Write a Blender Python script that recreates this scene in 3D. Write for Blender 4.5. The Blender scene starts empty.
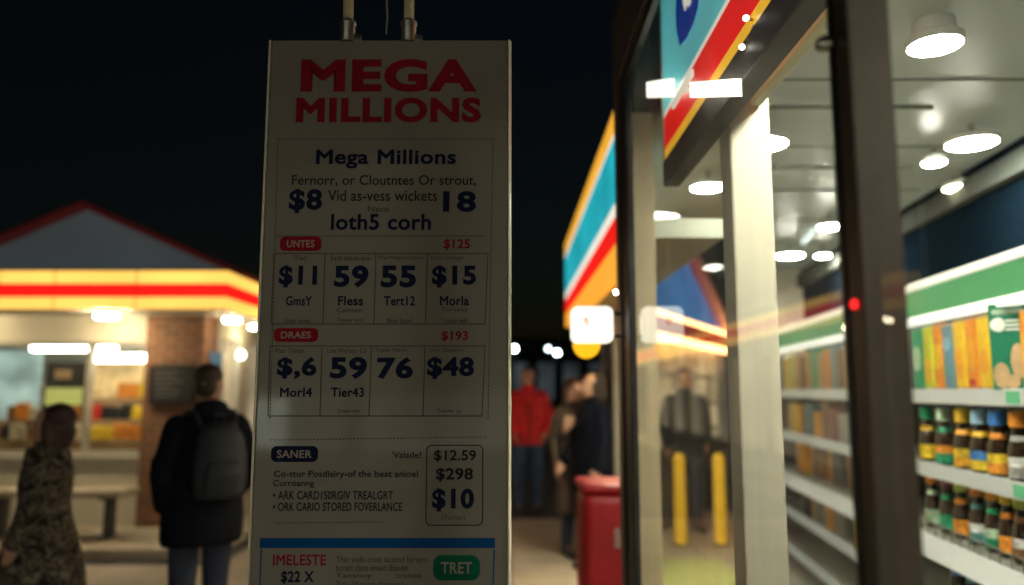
import bpy, bmesh, math, random
from mathutils import Vector, Matrix
random.seed(7)
SC = bpy.context.scene
COL = SC.collection
R = math.radians

# ------------------------------------------------------------------ camera model
FPX, CX, CY, HOR = 770.0, 512.0, 292.5, 390.0
EYE = 1.55
PITCH = math.atan((HOR - CY) / FPX)
FW = Vector((0, math.cos(PITCH), math.sin(PITCH)))
UP = Vector((0, -math.sin(PITCH), math.cos(PITCH)))
def ray(px, py):
    return FW + Vector((1, 0, 0)) * ((px - CX) / FPX) + UP * ((CY - py) / FPX)
def P(px, py, Y):
    d = ray(px, py); t = Y / d.y
    return Vector((0, 0, EYE)) + d * t
def PX(px, py, X):
    d = ray(px, py); t = X / d.x
    return Vector((0, 0, EYE)) + d * t
KE = FPX / math.cos(PITCH)           # pixels per unit slope at the horizon
def sl(px): return (px - CX) / KE

# ------------------------------------------------------------------ materials
_M = {}
def nt(m):
    m.use_nodes = True
    n = m.node_tree; n.nodes.clear(); return n
def mat(name, col, rough=.6, metal=0., var=.12, scale=8., bump=0., bscale=60., spec=.5, coat=0., detail=5):
    if name in _M: return _M[name]
    m = bpy.data.materials.new(name); t = nt(m); N = t.nodes; L = t.links
    out = N.new('ShaderNodeOutputMaterial'); b = N.new('ShaderNodeBsdfPrincipled')
    L.new(b.outputs[0], out.inputs[0])
    tc = N.new('ShaderNodeTexCoord'); no = N.new('ShaderNodeTexNoise')
    no.inputs['Scale'].default_value = scale; no.inputs['Detail'].default_value = detail
    L.new(tc.outputs['Object'], no.inputs['Vector'])
    rp = N.new('ShaderNodeValToRGB'); L.new(no.outputs['Fac'], rp.inputs[0])
    rp.color_ramp.elements[0].position = .3; rp.color_ramp.elements[1].position = .7
    rp.color_ramp.elements[0].color = [c * (1 - var) for c in col] + [1]
    rp.color_ramp.elements[1].color = [min(1, c * (1 + var)) for c in col] + [1]
    L.new(rp.outputs[0], b.inputs['Base Color'])
    mr = N.new('ShaderNodeMapRange'); L.new(no.outputs['Fac'], mr.inputs[0])
    mr.inputs[3].default_value = max(.03, rough - .08); mr.inputs[4].default_value = min(1, rough + .08)
    L.new(mr.outputs[0], b.inputs['Roughness'])
    b.inputs['Metallic'].default_value = metal
    b.inputs['Specular IOR Level'].default_value = spec
    b.inputs['Coat Weight'].default_value = coat
    b.inputs['Coat Roughness'].default_value = .06
    if bump:
        n2 = N.new('ShaderNodeTexNoise'); n2.inputs['Scale'].default_value = bscale; n2.inputs['Detail'].default_value = 6
        L.new(tc.outputs['Object'], n2.inputs['Vector'])
        bp = N.new('ShaderNodeBump'); bp.inputs['Strength'].default_value = bump; bp.inputs['Distance'].default_value = .02
        L.new(n2.outputs['Fac'], bp.inputs['Height']); L.new(bp.outputs[0], b.inputs['Normal'])
    _M[name] = m; return m
def emat(name, col, st, base=None, grad=None, var=.08, vscale=2.5):
    """lit panel, or a part with painted-in glow: emission with a slight unevenness, on a glossy plastic face"""
    if name in _M: return _M[name]
    m = bpy.data.materials.new(name); t = nt(m); N = t.nodes; L = t.links
    out = N.new('ShaderNodeOutputMaterial'); b = N.new('ShaderNodeBsdfPrincipled')
    L.new(b.outputs[0], out.inputs[0])
    b.inputs['Base Color'].default_value = [c * .5 for c in (base or col)] + [1]
    b.inputs['Roughness'].default_value = .35
    tc = N.new('ShaderNodeTexCoord'); no = N.new('ShaderNodeTexNoise'); no.inputs['Scale'].default_value = vscale
    L.new(tc.outputs['Object'], no.inputs['Vector'])
    mr = N.new('ShaderNodeMapRange'); L.new(no.outputs['Fac'], mr.inputs[0])
    mr.inputs[1].default_value = .3; mr.inputs[2].default_value = .7
    mr.inputs[3].default_value = st * (1 - var); mr.inputs[4].default_value = st * (1 + var)
    b.inputs['Emission Color'].default_value = list(col) + [1]
    L.new(mr.outputs[0], b.inputs['Emission Strength'])
    _M[name] = m; return m
def glassmat(name, tint=(.93, .96, .94), boost=1.0, base=.03, dust_haze=.0):
    if name in _M: return _M[name]
    m = bpy.data.materials.new(name); t = nt(m); N = t.nodes; L = t.links
    out = N.new('ShaderNodeOutputMaterial')
    tr = N.new('ShaderNodeBsdfTransparent'); tr.inputs[0].default_value = list(tint) + [1]
    gl = N.new('ShaderNodeBsdfGlossy'); gl.inputs['Roughness'].default_value = .015
    mx = N.new('ShaderNodeMixShader'); 
    ge = N.new('ShaderNodeNewGeometry'); dt = N.new('ShaderNodeVectorMath'); dt.operation = 'DOT_PRODUCT'
    L.new(ge.outputs['True Normal'], dt.inputs[0]); L.new(ge.outputs['Incoming'], dt.inputs[1])
    ab = N.new('ShaderNodeMath'); ab.operation = 'ABSOLUTE'; L.new(dt.outputs['Value'], ab.inputs[0])
    iv = N.new('ShaderNodeMath'); iv.operation = 'SUBTRACT'; iv.inputs[0].default_value = 1; L.new(ab.outputs[0], iv.inputs[1])
    pw = N.new('ShaderNodeMath'); pw.operation = 'POWER'; L.new(iv.outputs[0], pw.inputs[0]); pw.inputs[1].default_value = 5
    fr = N.new('ShaderNodeMath'); fr.operation = 'MULTIPLY_ADD'; fr.inputs[1].default_value = .96; fr.inputs[2].default_value = .04; L.new(pw.outputs[0], fr.inputs[0])
    ma = N.new('ShaderNodeMath'); ma.operation = 'MULTIPLY_ADD'; ma.use_clamp = True
    ma.inputs[1].default_value = boost; ma.inputs[2].default_value = base
    no = N.new('ShaderNodeTexNoise'); no.inputs['Scale'].default_value = 1.3
    tc = N.new('ShaderNodeTexCoord'); L.new(tc.outputs['Object'], no.inputs['Vector'])
    bp = N.new('ShaderNodeBump'); bp.inputs['Strength'].default_value = .02; bp.inputs['Distance'].default_value = .02
    L.new(no.outputs['Fac'], bp.inputs['Height']); L.new(bp.outputs[0], gl.inputs['Normal'])
    L.new(fr.outputs[0], ma.inputs[0]); L.new(ma.outputs[0], mx.inputs[0])
    L.new(tr.outputs[0], mx.inputs[1]); L.new(gl.outputs[0], mx.inputs[2])
    if dust_haze:  # dust film that also paints a pale haze over the pane
        df = N.new('ShaderNodeBsdfTranslucent'); d2 = N.new('ShaderNodeBsdfDiffuse'); ad = N.new('ShaderNodeMixShader')
        for q in (df, d2): q.inputs[0].default_value = (.9, .88, .78, 1)
        L.new(df.outputs[0], ad.inputs[1]); L.new(d2.outputs[0], ad.inputs[2])
        mp = N.new('ShaderNodeMapping'); mp.inputs['Scale'].default_value = (6, 9, 1.2); L.new(tc.outputs['Object'], mp.inputs[0])
        ns = N.new('ShaderNodeTexNoise'); ns.inputs['Scale'].default_value = 1.5; ns.inputs['Detail'].default_value = 7; L.new(mp.outputs[0], ns.inputs['Vector'])
        md = N.new('ShaderNodeMapRange'); md.inputs[1].default_value = .35; md.inputs[2].default_value = .75; md.inputs[3].default_value = dust_haze * .3; md.inputs[4].default_value = dust_haze * 1.7
        L.new(ns.outputs['Fac'], md.inputs[0]); m3 = N.new('ShaderNodeMixShader'); L.new(md.outputs[0], m3.inputs[0]); L.new(mx.outputs[0], m3.inputs[1]); L.new(ad.outputs[0], m3.inputs[2])
        L.new(m3.outputs[0], out.inputs[0])
    else: L.new(mx.outputs[0], out.inputs[0])
    _M[name] = m; return m
def brickmat(name):
    m = bpy.data.materials.new(name); t = nt(m); N = t.nodes; L = t.links
    out = N.new('ShaderNodeOutputMaterial'); b = N.new('ShaderNodeBsdfPrincipled'); L.new(b.outputs[0], out.inputs[0])
    tc = N.new('ShaderNodeTexCoord'); mp = N.new('ShaderNodeMapping'); mp.inputs['Rotation'].default_value = (R(90), 0, 0)
    L.new(tc.outputs['Object'], mp.inputs[0])
    br = N.new('ShaderNodeTexBrick'); br.inputs['Scale'].default_value = 1.0
    br.inputs['Brick Width'].default_value = .21; br.inputs['Row Height'].default_value = .075; br.inputs['Mortar Size'].default_value = .006
    br.inputs['Color1'].default_value = (.25, .10, .045, 1); br.inputs['Color2'].default_value = (.16, .07, .035, 1); br.inputs['Mortar'].default_value = (.26, .2, .14, 1)
    L.new(mp.outputs[0], br.inputs['Vector']); L.new(br.outputs['Color'], b.inputs['Base Color'])
    bp = N.new('ShaderNodeBump'); bp.inputs['Strength'].default_value = .6; bp.inputs['Distance'].default_value = .008; bp.invert = True
    L.new(br.outputs['Fac'], bp.inputs['Height']); L.new(bp.outputs[0], b.inputs['Normal'])
    b.inputs['Roughness'].default_value = .85
    return m
def mottled(name, cols, scale):
    m = bpy.data.materials.new(name); t = nt(m); N = t.nodes; L = t.links
    out = N.new('ShaderNodeOutputMaterial'); b = N.new('ShaderNodeBsdfPrincipled'); L.new(b.outputs[0], out.inputs[0])
    tc = N.new('ShaderNodeTexCoord'); no = N.new('ShaderNodeTexNoise'); no.inputs['Scale'].default_value = scale; no.inputs['Detail'].default_value = 3
    no.inputs['Distortion'].default_value = .6
    L.new(tc.outputs['Object'], no.inputs['Vector'])
    rp = N.new('ShaderNodeValToRGB'); L.new(no.outputs['Fac'], rp.inputs[0]); rp.color_ramp.interpolation = 'CONSTANT'
    e = rp.color_ramp.elements
    while len(e) < len(cols): e.new(.5)
    for i, c in enumerate(cols):
        e[i].position = [0, .44, .52, .6, .68][i]; e[i].color = list(c) + [1]
    L.new(rp.outputs[0], b.inputs['Base Color']); b.inputs['Roughness'].default_value = .9
    b.inputs['Specular IOR Level'].default_value = .2
    return m
def groundmat(name, col, crack, tile=None):
    m = bpy.data.materials.new(name); t = nt(m); N = t.nodes; L = t.links
    out = N.new('ShaderNodeOutputMaterial'); b = N.new('ShaderNodeBsdfPrincipled'); L.new(b.outputs[0], out.inputs[0])
    tc = N.new('ShaderNodeTexCoord')
    n1 = N.new('ShaderNodeTexNoise'); n1.inputs['Scale'].default_value = 1.2; n1.inputs['Detail'].default_value = 8
    n2 = N.new('ShaderNodeTexNoise'); n2.inputs['Scale'].default_value = 90; n2.inputs['Detail'].default_value = 3
    L.new(tc.outputs['Object'], n1.inputs['Vector']); L.new(tc.outputs['Object'], n2.inputs['Vector'])
    mx = N.new('ShaderNodeMix'); mx.data_type = 'RGBA'
    rp = N.new('ShaderNodeValToRGB'); L.new(n1.outputs['Fac'], rp.inputs[0])
    rp.color_ramp.elements[0].position = .3; rp.color_ramp.elements[1].position = .72
    rp.color_ramp.elements[0].color = [c * .7 for c in col] + [1]; rp.color_ramp.elements[1].color = [c * 1.2 for c in col] + [1]
    L.new(rp.outputs[0], mx.inputs[6]); mx.blend_type = 'MULTIPLY'; mx.inputs[0].default_value = .5
    L.new(n2.outputs['Fac'], mx.inputs[7])
    src = mx.outputs[2]
    if tile:
        br = N.new('ShaderNodeTexBrick'); br.offset = 0; br.inputs['Scale'].default_value = 1
        br.inputs['Brick Width'].default_value = tile; br.inputs['Row Height'].default_value = tile; br.inputs['Mortar Size'].default_value = .008
        br.inputs['Color1'].default_value = (1, 1, 1, 1); br.inputs['Color2'].default_value = (.9, .9, .9, 1); br.inputs['Mortar'].default_value = (.4, .4, .4, 1)
        L.new(tc.outputs['Object'], br.inputs['Vector'])
        m2 = N.new('ShaderNodeMix'); m2.data_type = 'RGBA'; m2.blend_type = 'MULTIPLY'; m2.inputs[0].default_value = 1
        L.new(src, m2.inputs[6]); L.new(br.outputs['Color'], m2.inputs[7]); src = m2.outputs[2]
    L.new(src, b.inputs['Base Color'])
    mr = N.new('ShaderNodeMapRange'); L.new(n1.outputs['Fac'], mr.inputs[0]); mr.inputs[3].default_value = .45; mr.inputs[4].default_value = .8
    L.new(mr.outputs[0], b.inputs['Roughness'])
    bp = N.new('ShaderNodeBump'); bp.inputs['Strength'].default_value = crack; bp.inputs['Distance'].default_value = .01
    L.new(n2.outputs['Fac'], bp.inputs['Height']); L.new(bp.outputs[0], b.inputs['Normal'])
    return m

# ------------------------------------------------------------------ object helpers
def wloc(o):
    v = Vector((0, 0, 0))
    while o is not None:
        v += o.location; o = o.parent
    return v
def thing(name, label, cat, loc=(0, 0, 0), rz=0., group=None):
    o = bpy.data.objects.new(name, None); COL.objects.link(o); o.empty_display_size = .1
    o.location = loc; o.rotation_euler = (0, 0, rz); o['label'] = label; o['category'] = cat
    if group: o['group'] = group
    return o
def tag(o, label, cat, group=None):
    o['label'] = label; o['category'] = cat
    if group: o['group'] = group
    return o
def obj(name, bm, m, parent=None, world=True, smooth=None, label=None):
    if isinstance(bm, bmesh.types.BMesh):
        me = bpy.data.meshes.new(name)
        bmesh.ops.recalc_face_normals(bm, faces=bm.faces)
        bm.to_mesh(me); bm.free()
    else: me = bm
    if parent is not None and world:
        me.transform(Matrix.Translation(-wloc(parent)))
    me.materials.clear()
    for x in (m if isinstance(m, (list, tuple)) else [m]): me.materials.append(x)
    o = bpy.data.objects.new(name, me); COL.objects.link(o); o.parent = parent
    if smooth is not None:
        me.polygons.foreach_set('use_smooth', [True] * len(me.polygons))
        if smooth < 180:
            me.set_sharp_from_angle(angle=R(smooth))
    if label: o['label'] = label
    return o
def struct(name, bm, m):
    o = obj(name, bm, m); o['kind'] = 'structure'; return o
def B(): return bmesh.new()
def box(bm, x0, x1, y0, y1, z0, z1, bev=0., M=None, seg=2):
    t = bmesh.new(); bmesh.ops.create_cube(t, size=1)
    for v in t.verts:
        v.co = Vector(((x0 + x1) / 2 + v.co.x * (x1 - x0), (y0 + y1) / 2 + v.co.y * (y1 - y0), (z0 + z1) / 2 + v.co.z * (z1 - z0)))
    if bev: bmesh.ops.bevel(t, geom=list(t.edges), offset=bev, segments=seg, profile=.5, affect='EDGES')
    return merge(bm, t, M)
def merge(bm, t, M=None):
    if M is not None: bmesh.ops.transform(t, matrix=M, verts=t.verts)
    me = bpy.data.meshes.new('tmp'); t.to_mesh(me); t.free(); bm.from_mesh(me); bpy.data.meshes.remove(me)
    return bm
def lathe(bm, prof, n=24, c=(0, 0, 0), M=None):
    t = bmesh.new(); rings = []
    for r, z in prof:
        rings.append([t.verts.new((c[0] + r * math.cos(2 * math.pi * k / n), c[1] + r * math.sin(2 * math.pi * k / n), c[2] + z)) for k in range(n)])
    for a, b in zip(rings, rings[1:]):
        for k in range(n): t.faces.new((a[k], a[(k + 1) % n], b[(k + 1) % n], b[k]))
    if prof[0][0] > 1e-6: t.faces.new(rings[0][::-1])
    if prof[-1][0] > 1e-6: t.faces.new(rings[-1])
    bmesh.ops.remove_doubles(t, verts=t.verts, dist=1e-6)
    return merge(bm, t, M)
def tube(bm, a, b, r0, r1=None, n=16):
    a = Vector(a); b = Vector(b); r1 = r0 if r1 is None else r1
    d = b - a; q = Vector((0, 0, 1)).rotation_difference(d.normalized()).to_matrix().to_4x4()
    return lathe(bm, [(r0, 0), (r1, d.length)], n, M=Matrix.Translation(a) @ q)
def poly(bm, pts):
    bm.faces.new([bm.verts.new(p) for p in pts]); return bm
def prism(bm, pts, d):
    """closed prism: polygon pts swept by vector d"""
    t = bmesh.new(); d = Vector(d)
    a = [t.verts.new(Vector(p)) for p in pts]; b = [t.verts.new(Vector(p) + d) for p in pts]
    t.faces.new(a); t.faces.new(b[::-1])
    for k in range(len(pts)):
        t.faces.new((a[k], b[k], b[(k + 1) % len(pts)], a[(k + 1) % len(pts)]))
    return merge(bm, t)
def rrect(w, h, r, n=6):
    out = []
    for cx, cy, a0 in ((w / 2 - r, h / 2 - r, 0), (-w / 2 + r, h / 2 - r, 90), (-w / 2 + r, -h / 2 + r, 180), (w / 2 - r, -h / 2 + r, 270)):
        for k in range(n + 1):
            a = R(a0 + 90 * k / n); out.append((cx + r * math.cos(a), cy + r * math.sin(a)))
    return out
def text_mesh(s, bold=0., res=4):
    cu = bpy.data.curves.new('txt', 'FONT'); cu.body = s; cu.size = 1; cu.resolution_u = res; cu.bevel_depth = bold; cu.bevel_resolution = 1; cu.extrude = .0005
    cu.space_character = 1.0 + bold * 2.2
    o = bpy.data.objects.new('txt', cu); COL.objects.link(o)
    dg = bpy.context.evaluated_depsgraph_get()
    me = bpy.data.meshes.new_from_object(o.evaluated_get(dg))
    bpy.data.objects.remove(o); bpy.data.curves.remove(cu)
    return me
def fit_text(s, origin, rt, up, w, h, bold):
    """mesh of the word s whose ink box starts at origin and is w by h along rt and up"""
    me = text_mesh(s, bold); vs = [v.co for v in me.vertices]
    x0 = min(v.x for v in vs); x1 = max(v.x for v in vs); y0 = min(v.y for v in vs); y1 = max(v.y for v in vs)
    nrm = Vector(rt).cross(Vector(up)); zm = max(1e-6, max(abs(v.z) for v in vs))
    for v in me.vertices:
        v.co = Vector(origin) + nrm * (v.co.z / zm * .0003) + Vector(rt) * ((v.co.x - x0) / (x1 - x0) * w) + Vector(up) * ((v.co.y - y0) / (y1 - y0) * h)
    return me

# ------------------------------------------------------------------ common materials
blackmetal = mat('black_metal', (.018, .015, .012), .38, .3, .3, 12)
bronze = mat('bronze_metal', (.085, .064, .048), .45, .25, .2, 10, .05, 120)
cream = mat('cream_paint', (.62, .56, .42), .6, 0, .08, 3, .05, 90)
whitepaint = mat('white_paint', (.75, .75, .70), .5, 0, .05, 5)
ceilpaint = mat('ceiling_paint', (.68, .71, .58), .85, 0, .08, 1.2)
navypaint = mat('navy_wall', (.0025, .0065, .0115), 1, 0, .25, 2.5, spec=0)
concrete = groundmat('concrete', (.66, .55, .40), .25, 1.8)
asphalt = groundmat('asphalt', (.06, .06, .06), .5)
tilefloor = groundmat('tile_floor', (.55, .52, .42), .05, .4)
steel = mat('brushed_steel', (.5, .47, .4), .3, 1, .15, 20)
nearglass = glassmat('near_glass', (.95, .97, .95), .45, 0, .003)
darkglass = glassmat('shop_glass', (.95, .97, .95), 1.2, .02, .035)
clearglass = glassmat('window_glass', (.95, .97, .95), .9, .0)
lampwhite = emat('lamp_white', (1, .97, .82), 330)
lampwarm = emat('lamp_warm', (1, .84, .55), 215)
lampside = emat('lamp_side', (1, .84, .55), 75)
lampdim = emat('lamp_tube', (.95, 1, .95), 6)

# ------------------------------------------------------------------ world and camera
w = bpy.data.worlds.new('World'); SC.world = w; w.use_nodes = True
N = w.node_tree.nodes; L = w.node_tree.links
bg = N['Background']; sky = N.new('ShaderNodeTexSky'); sky.sky_type = 'NISHITA'; sky.sun_disc = False
sky.sun_elevation = R(1.0); sky.sun_rotation = R(200)
mul = N.new('ShaderNodeMix'); mul.data_type = 'RGBA'; mul.blend_type = 'MULTIPLY'; mul.inputs[0].default_value = 1
L.new(sky.outputs[0], mul.inputs[6]); mul.inputs[7].default_value = (.55, .75, 1, 1)
L.new(mul.outputs[2], bg.inputs[0]); bg.inputs[1].default_value = .0042
sun = bpy.data.lights.new('moon_light', 'SUN'); sun.energy = .004; sun.angle = R(.5); sun.color = (.8, .88, 1)
so = bpy.data.objects.new('moon_light', sun); COL.objects.link(so); so.rotation_euler = (R(50), 0, R(-30))

cam = bpy.data.cameras.new('camera'); co = bpy.data.objects.new('camera', cam); COL.objects.link(co)
cam.sensor_width = 36; cam.lens = 36 * FPX / 1024
co.location = (0, 0, EYE); co.rotation_euler = (R(90) + PITCH, 0, 0)
cam.clip_end = 600; cam.clip_start = .05
cam.dof.use_dof = True; cam.dof.focus_distance = 1.95; cam.dof.aperture_fstop = 1.08
SC.camera = co
SC.view_settings.view_transform = 'Standard'
SC.cycles.use_denoising = True
SC.cycles.max_bounces = 10; SC.cycles.transparent_max_bounces = 16
SC.cycles.sample_clamp_indirect = 4

# ------------------------------------------------------------------ ground
b = B(); poly(b, [(-250, -120, 0), (250, -120, 0), (250, 400, 0), (-250, 400, 0)]); struct('ground', b, asphalt)
b = B(); poly(b, [(-9, -6, .004), (.47, -6, .004), (.47, 3.53, .004), (1.3, 3.53, .004), (4.5, 10.2, .004), (1.2, 10.2, .004), (1.2, 9.6, .004), (-2.6, 9.6, .004), (-2.6, 7.1, .004), (-9, 7.1, .004)])
struct('pavement', b, concrete)
b = B(); box(b, -9, -2.75, 7.3, 26, 0, .1, .02); struct('sidewalk', b, mat('sidewalk_concrete', (.5, .42, .3), .8, 0, .15, 2, .2, 60))

# ------------------------------------------------------------------ lottery sign (in focus)
SY = 1.9
panelm = mat('sign_board', (.19, .173, .14), .5, 0, .07, 5, .004, 200, .1, .1)
ink_red = mat('ink_red', (.21, .007, .013), .6, 0, .15, 30, spec=.06)
ink_navy = mat('ink_navy', (.006, .009, .03), .6, 0, .15, 30, spec=.06)
ink_black = mat('ink_black', (.012, .011, .012), .6, 0, .15, 30, spec=.06)
ink_grey = mat('ink_grey', (.075, .065, .05), .6, 0, .15, 30, spec=.06)
ink_blue = mat('ink_blue', (.002, .052, .17), .6, 0, .12, 20, spec=.06)
ink_green = mat('ink_green', (.002, .09, .045), .6, 0, .12, 20, spec=.06)
sign = thing('lottery_sign', 'tall cream lottery price board hanging from two metal rods, the only thing in focus', 'sign', (-.3165, SY, .7))
SX0, SX1, SZ0, SZ1 = -.6235, -.0105, .70, P(390, 40, SY).z
b = B(); box(b, SX0, SX1, SY, SY + .014, SZ0, SZ1, .003); obj('panel', b, panelm, sign)
b = B()
trimm = mat('edge_trim', (.70, .62, .44), .35, 0, .05, 10)
prism(b, [(SX1 + .0005, SY - .003, SZ0), (SX1 + .003, SY - .003, SZ0), (SX1 + .009, SY + .010, SZ0), (SX1 + .009, SY + .018, SZ0), (SX1 + .0005, SY + .018, SZ0)], (0, 0, SZ1 - SZ0)); obj('edge_trim', b, trimm, sign)
b = B(); box(b, SX0 - .007, SX0 - .0005, SY - .003, SY + .018, SZ0, SZ1, .0025); obj('edge_trim', b, trimm, sign, smooth=40)
rodm = mat('rod_steel', (.78, .62, .36), .35, .25, .2, 14)
for px in (347.5, 408.5):
    x = P(px, 20, SY).x
    b = B(); tube(b, (x, SY + .007, SZ1 + .055), (x, SY + .007, 3.05), .0135, n=20); obj('hanger_rod', b, rodm, sign, smooth=40)
    b = B(); lathe(b, [(.017, 0), (.0195, .004), (.0195, .045), (.022, .048), (.022, .056), (.015, .062)], 20, (x, SY + .007, SZ1 - .004))
    box(b, x + .014, x + .036, SY + .001, SY + .013, SZ1 - .004, SZ1 + .018, .003)
    obj('rod_socket', b, mat('socket_metal', (.2, .19, .16), .35, .8, .2, 14), sign, smooth=40)
b = B(); x = P(386, 20, SY).x
for k in range(14):
    z = SZ1 + .02 + k * .045
    tube(b, (x + .002 * math.sin(k * 1.7), SY + .007, z), (x + .002 * math.sin((k + 1) * 1.7), SY + .007, z + .0455), .0026, n=6)
obj('cable', b, mat('cable_grey', (.25, .23, .2), .5), sign)
b = B(); box(b, -.75, .6, SY - .03, SY + .045, 3.05, 3.15, .004); obj('overhead_beam', b, bronze, sign)

TY = SY - .0012
def stext(name, s, x0, x1, yt, yb, bold, m, dy=0.):
    ym = (yt + yb) / 2
    a = P(x0, ym, TY); c = P(x1, ym, TY); z0 = P(x0, yb, TY).z; z1 = P(x0, yt, TY).z
    me = fit_text(s, (a.x, TY - dy, z0), (1, 0, 0), (0, 0, 1), c.x - a.x, z1 - z0, bold)
    return obj(name, me, m, sign)
def spill(name, x0, x1, yt, yb, m, r=.35, d=0.):
    c = P((x0 + x1) / 2, (yt + yb) / 2, TY); wd = P(x1, yt, TY).x - P(x0, yt, TY).x; h = P(x0, yt, TY).z - P(x0, yb, TY).z
    b = B(); poly(b, [(c.x + u, TY + d, c.z + v) for u, v in rrect(wd, h, r * h)])
    return obj(name, b, m, sign)
def sline(b, x0, y0, x1, y1, wpx=1.0):
    a = P(x0, y0, TY); c = P(x1, y1, TY); h = wpx / FPX * SY / 2
    if abs(x1 - x0) > abs(y1 - y0): poly(b, [(a.x, TY, a.z - h), (c.x, TY, c.z - h), (c.x, TY, c.z + h), (a.x, TY, a.z + h)])
    else: poly(b, [(a.x - h, TY, a.z), (a.x + h, TY, a.z), (c.x + h, TY, c.z), (c.x - h, TY, c.z)])
def sdash(b, x0, y0, x1, y1, n, wpx=1.0):
    for k in range(n):
        f0 = k / n; f1 = (k + .62) / n
        sline(b, x0 + (x1 - x0) * f0, y0 + (y1 - y0) * f0, x0 + (x1 - x0) * f1, y0 + (y1 - y0) * f1, wpx)

stext('headline', 'MEGA', 301, 477, 59, 92, .045, ink_red)
stext('headline', 'MILLIONS', 296, 481, 97.5, 122.5, .045, ink_red)
b = B(); sdash(b, 278, 139, 493, 139, 60); sdash(b, 278, 139, 270, 420, 80); sdash(b, 493, 139, 488, 420, 80); sdash(b, 270, 440, 487, 437, 60)
sline(b, 275, 236, 486, 236, .8); obj('dashed_border', b, ink_grey, sign)
stext('subheading', 'Mega Millions', 316, 456, 149.5, 168.5, .028, ink_navy)
stext('small_print', 'Fernorr, or Cloutntes Or strout,', 292, 476, 175, 186.5, .004, ink_black)
stext('small_print', 'Vid as-vess wickets', 328, 437, 190, 201, .004, ink_black)
stext('price_text', '$8', 289, 322, 189, 213, .035, ink_navy)
stext('price_text', '18', 443, 476, 191, 212, .035, ink_navy)
stext('small_print', 'Nent', 368, 389, 206, 212, .006, ink_grey)
stext('subheading', 'loth5 corh', 331, 431, 214, 230, .025, ink_navy)
def pill(s, x0, x1, yt, yb, m, tm, inset=7, vi=3.6):
    spill('pill', x0, x1, yt, yb, m)
    stext('pill_text', s, x0 + inset, x1 - inset, yt + vi, yb - vi, .02, tm, .0008)
palecream = mat('ink_cream', (.26, .21, .17), .6, 0, .05, 20)
pill('UNTES', 280, 321.5, 236.5, 251, ink_red, palecream)
stext('price_text', '$125', 443.5, 470, 239, 250, .03, ink_red)
b = B()
sline(b, 274, 253.5, 488, 253.5, 1); sline(b, 271, 324, 485, 324, 1)
for xa, xb_ in ((274, 271), (325, 323), (376, 374), (427.5, 425.5), (488, 485)): sline(b, xa, 253.5, xb_, 324, 1)
obj('price_table', b, ink_grey, sign)
for s, x0, x1 in (('Twt', 294, 307), ('Each ticket due', 331, 370), ('Plus Magpiert bons', 379, 423), ('Carn Omage', 431, 463)): stext('small_print', s, x0, x1, 255.5, 260.5, .004, ink_grey)
for s, x0, x1 in (('$11', 279, 317), ('59', 334, 368.5), ('55', 381, 416), ('$15', 432, 476)): stext('price_text', s, x0, x1, 265.5, 287.5, .04, ink_navy)
for s, x0, x1 in (('GmsY', 286, 312), ('Fless', 338, 363), ('Tert12', 384, 415), ('Morla', 440, 469)): stext('label_text', s, x0, x1, 296, 305.5, .022, ink_navy)
for s, x0, x1, y in (('Carteen', 337, 362, 307.5), ('Turtsey', 441, 468, 307.5), ('Gear tawer', 285, 311, 318), ('Tosper lunt', 337, 363, 318), ('Blow faced', 387, 412, 318), ('Truster bell', 441, 467, 318)):
    stext('small_print', s, x0, x1, y, y + 5, .006, ink_grey)
pill('DRAES', 274, 318, 328, 342, ink_red, palecream)
stext('price_text', '$193', 441.5, 468, 331, 341.5, .03, ink_red)
b = B()
sline(b, 270, 346, 485, 346, 1); sline(b, 268, 416, 482, 416, 1)
for xa, xb_ in ((270, 268), (322, 320), (371.5, 369), (425, 423), (485, 482)): sline(b, xa, 346, xb_, 416, 1)
obj('price_table', b, ink_grey, sign)
for s, x0, x1 in (('Plus Teran', 275, 304), ('Line Wachter Cd', 327, 366), ('Tripter Meron', 375, 407), ('Carn Chapters', 429, 464)): stext('small_print', s, x0, x1, 348, 353, .004, ink_grey)
for s, x0, x1 in (('$,6', 277, 316.5), ('59', 330, 367), ('76', 377, 413), ('$48', 427, 474)): stext('price_text', s, x0, x1, 357, 379, .04, ink_navy)
for s, x0, x1 in (('Morl4', 280, 312), ('Tier43', 331, 364)): stext('label_text', s, x0, x1, 387.5, 397, .022, ink_navy)
for s, x0, x1 in (('Tosper lunt', 337, 360), ('Tunder (a', 437, 461)): stext('small_print', s, x0, x1, 409, 413.5, .006, ink_grey)
pill('SANER', 271, 318, 446, 462, ink_navy, palecream, 6, 4)
stext('small_print', "'Valade!", 392, 421, 451.5, 458, .01, ink_black)
b = B(); c0 = P(454.5, 485, TY); pts = rrect((483.5 - 425.5) / FPX * SY * .965, (524 - 446) / FPX * SY * .99, .013); pin = rrect((483.5 - 425.5) / FPX * SY * .965 - .005, (524 - 446) / FPX * SY * .99 - .005, .011)
for k in range(len(pts)):
    q = (k + 1) % len(pts)
    poly(b, [(c0.x + pts[k][0], TY, c0.z + pts[k][1]), (c0.x + pts[q][0], TY, c0.z + pts[q][1]), (c0.x + pin[q][0], TY, c0.z + pin[q][1]), (c0.x + pin[k][0], TY, c0.z + pin[k][1])])
obj('price_frame', b, ink_black, sign)
stext('price_text', '$12.59', 434, 476, 450, 462, .02, ink_black)
stext('price_text', '$298', 436, 473, 468, 481.5, .03, ink_black)
stext('price_text', '$10', 432, 474, 488.5, 511.5, .042, ink_navy)
stext('small_print', '(Tor)er)', 442, 465, 515, 521, .01, ink_grey)
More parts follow.
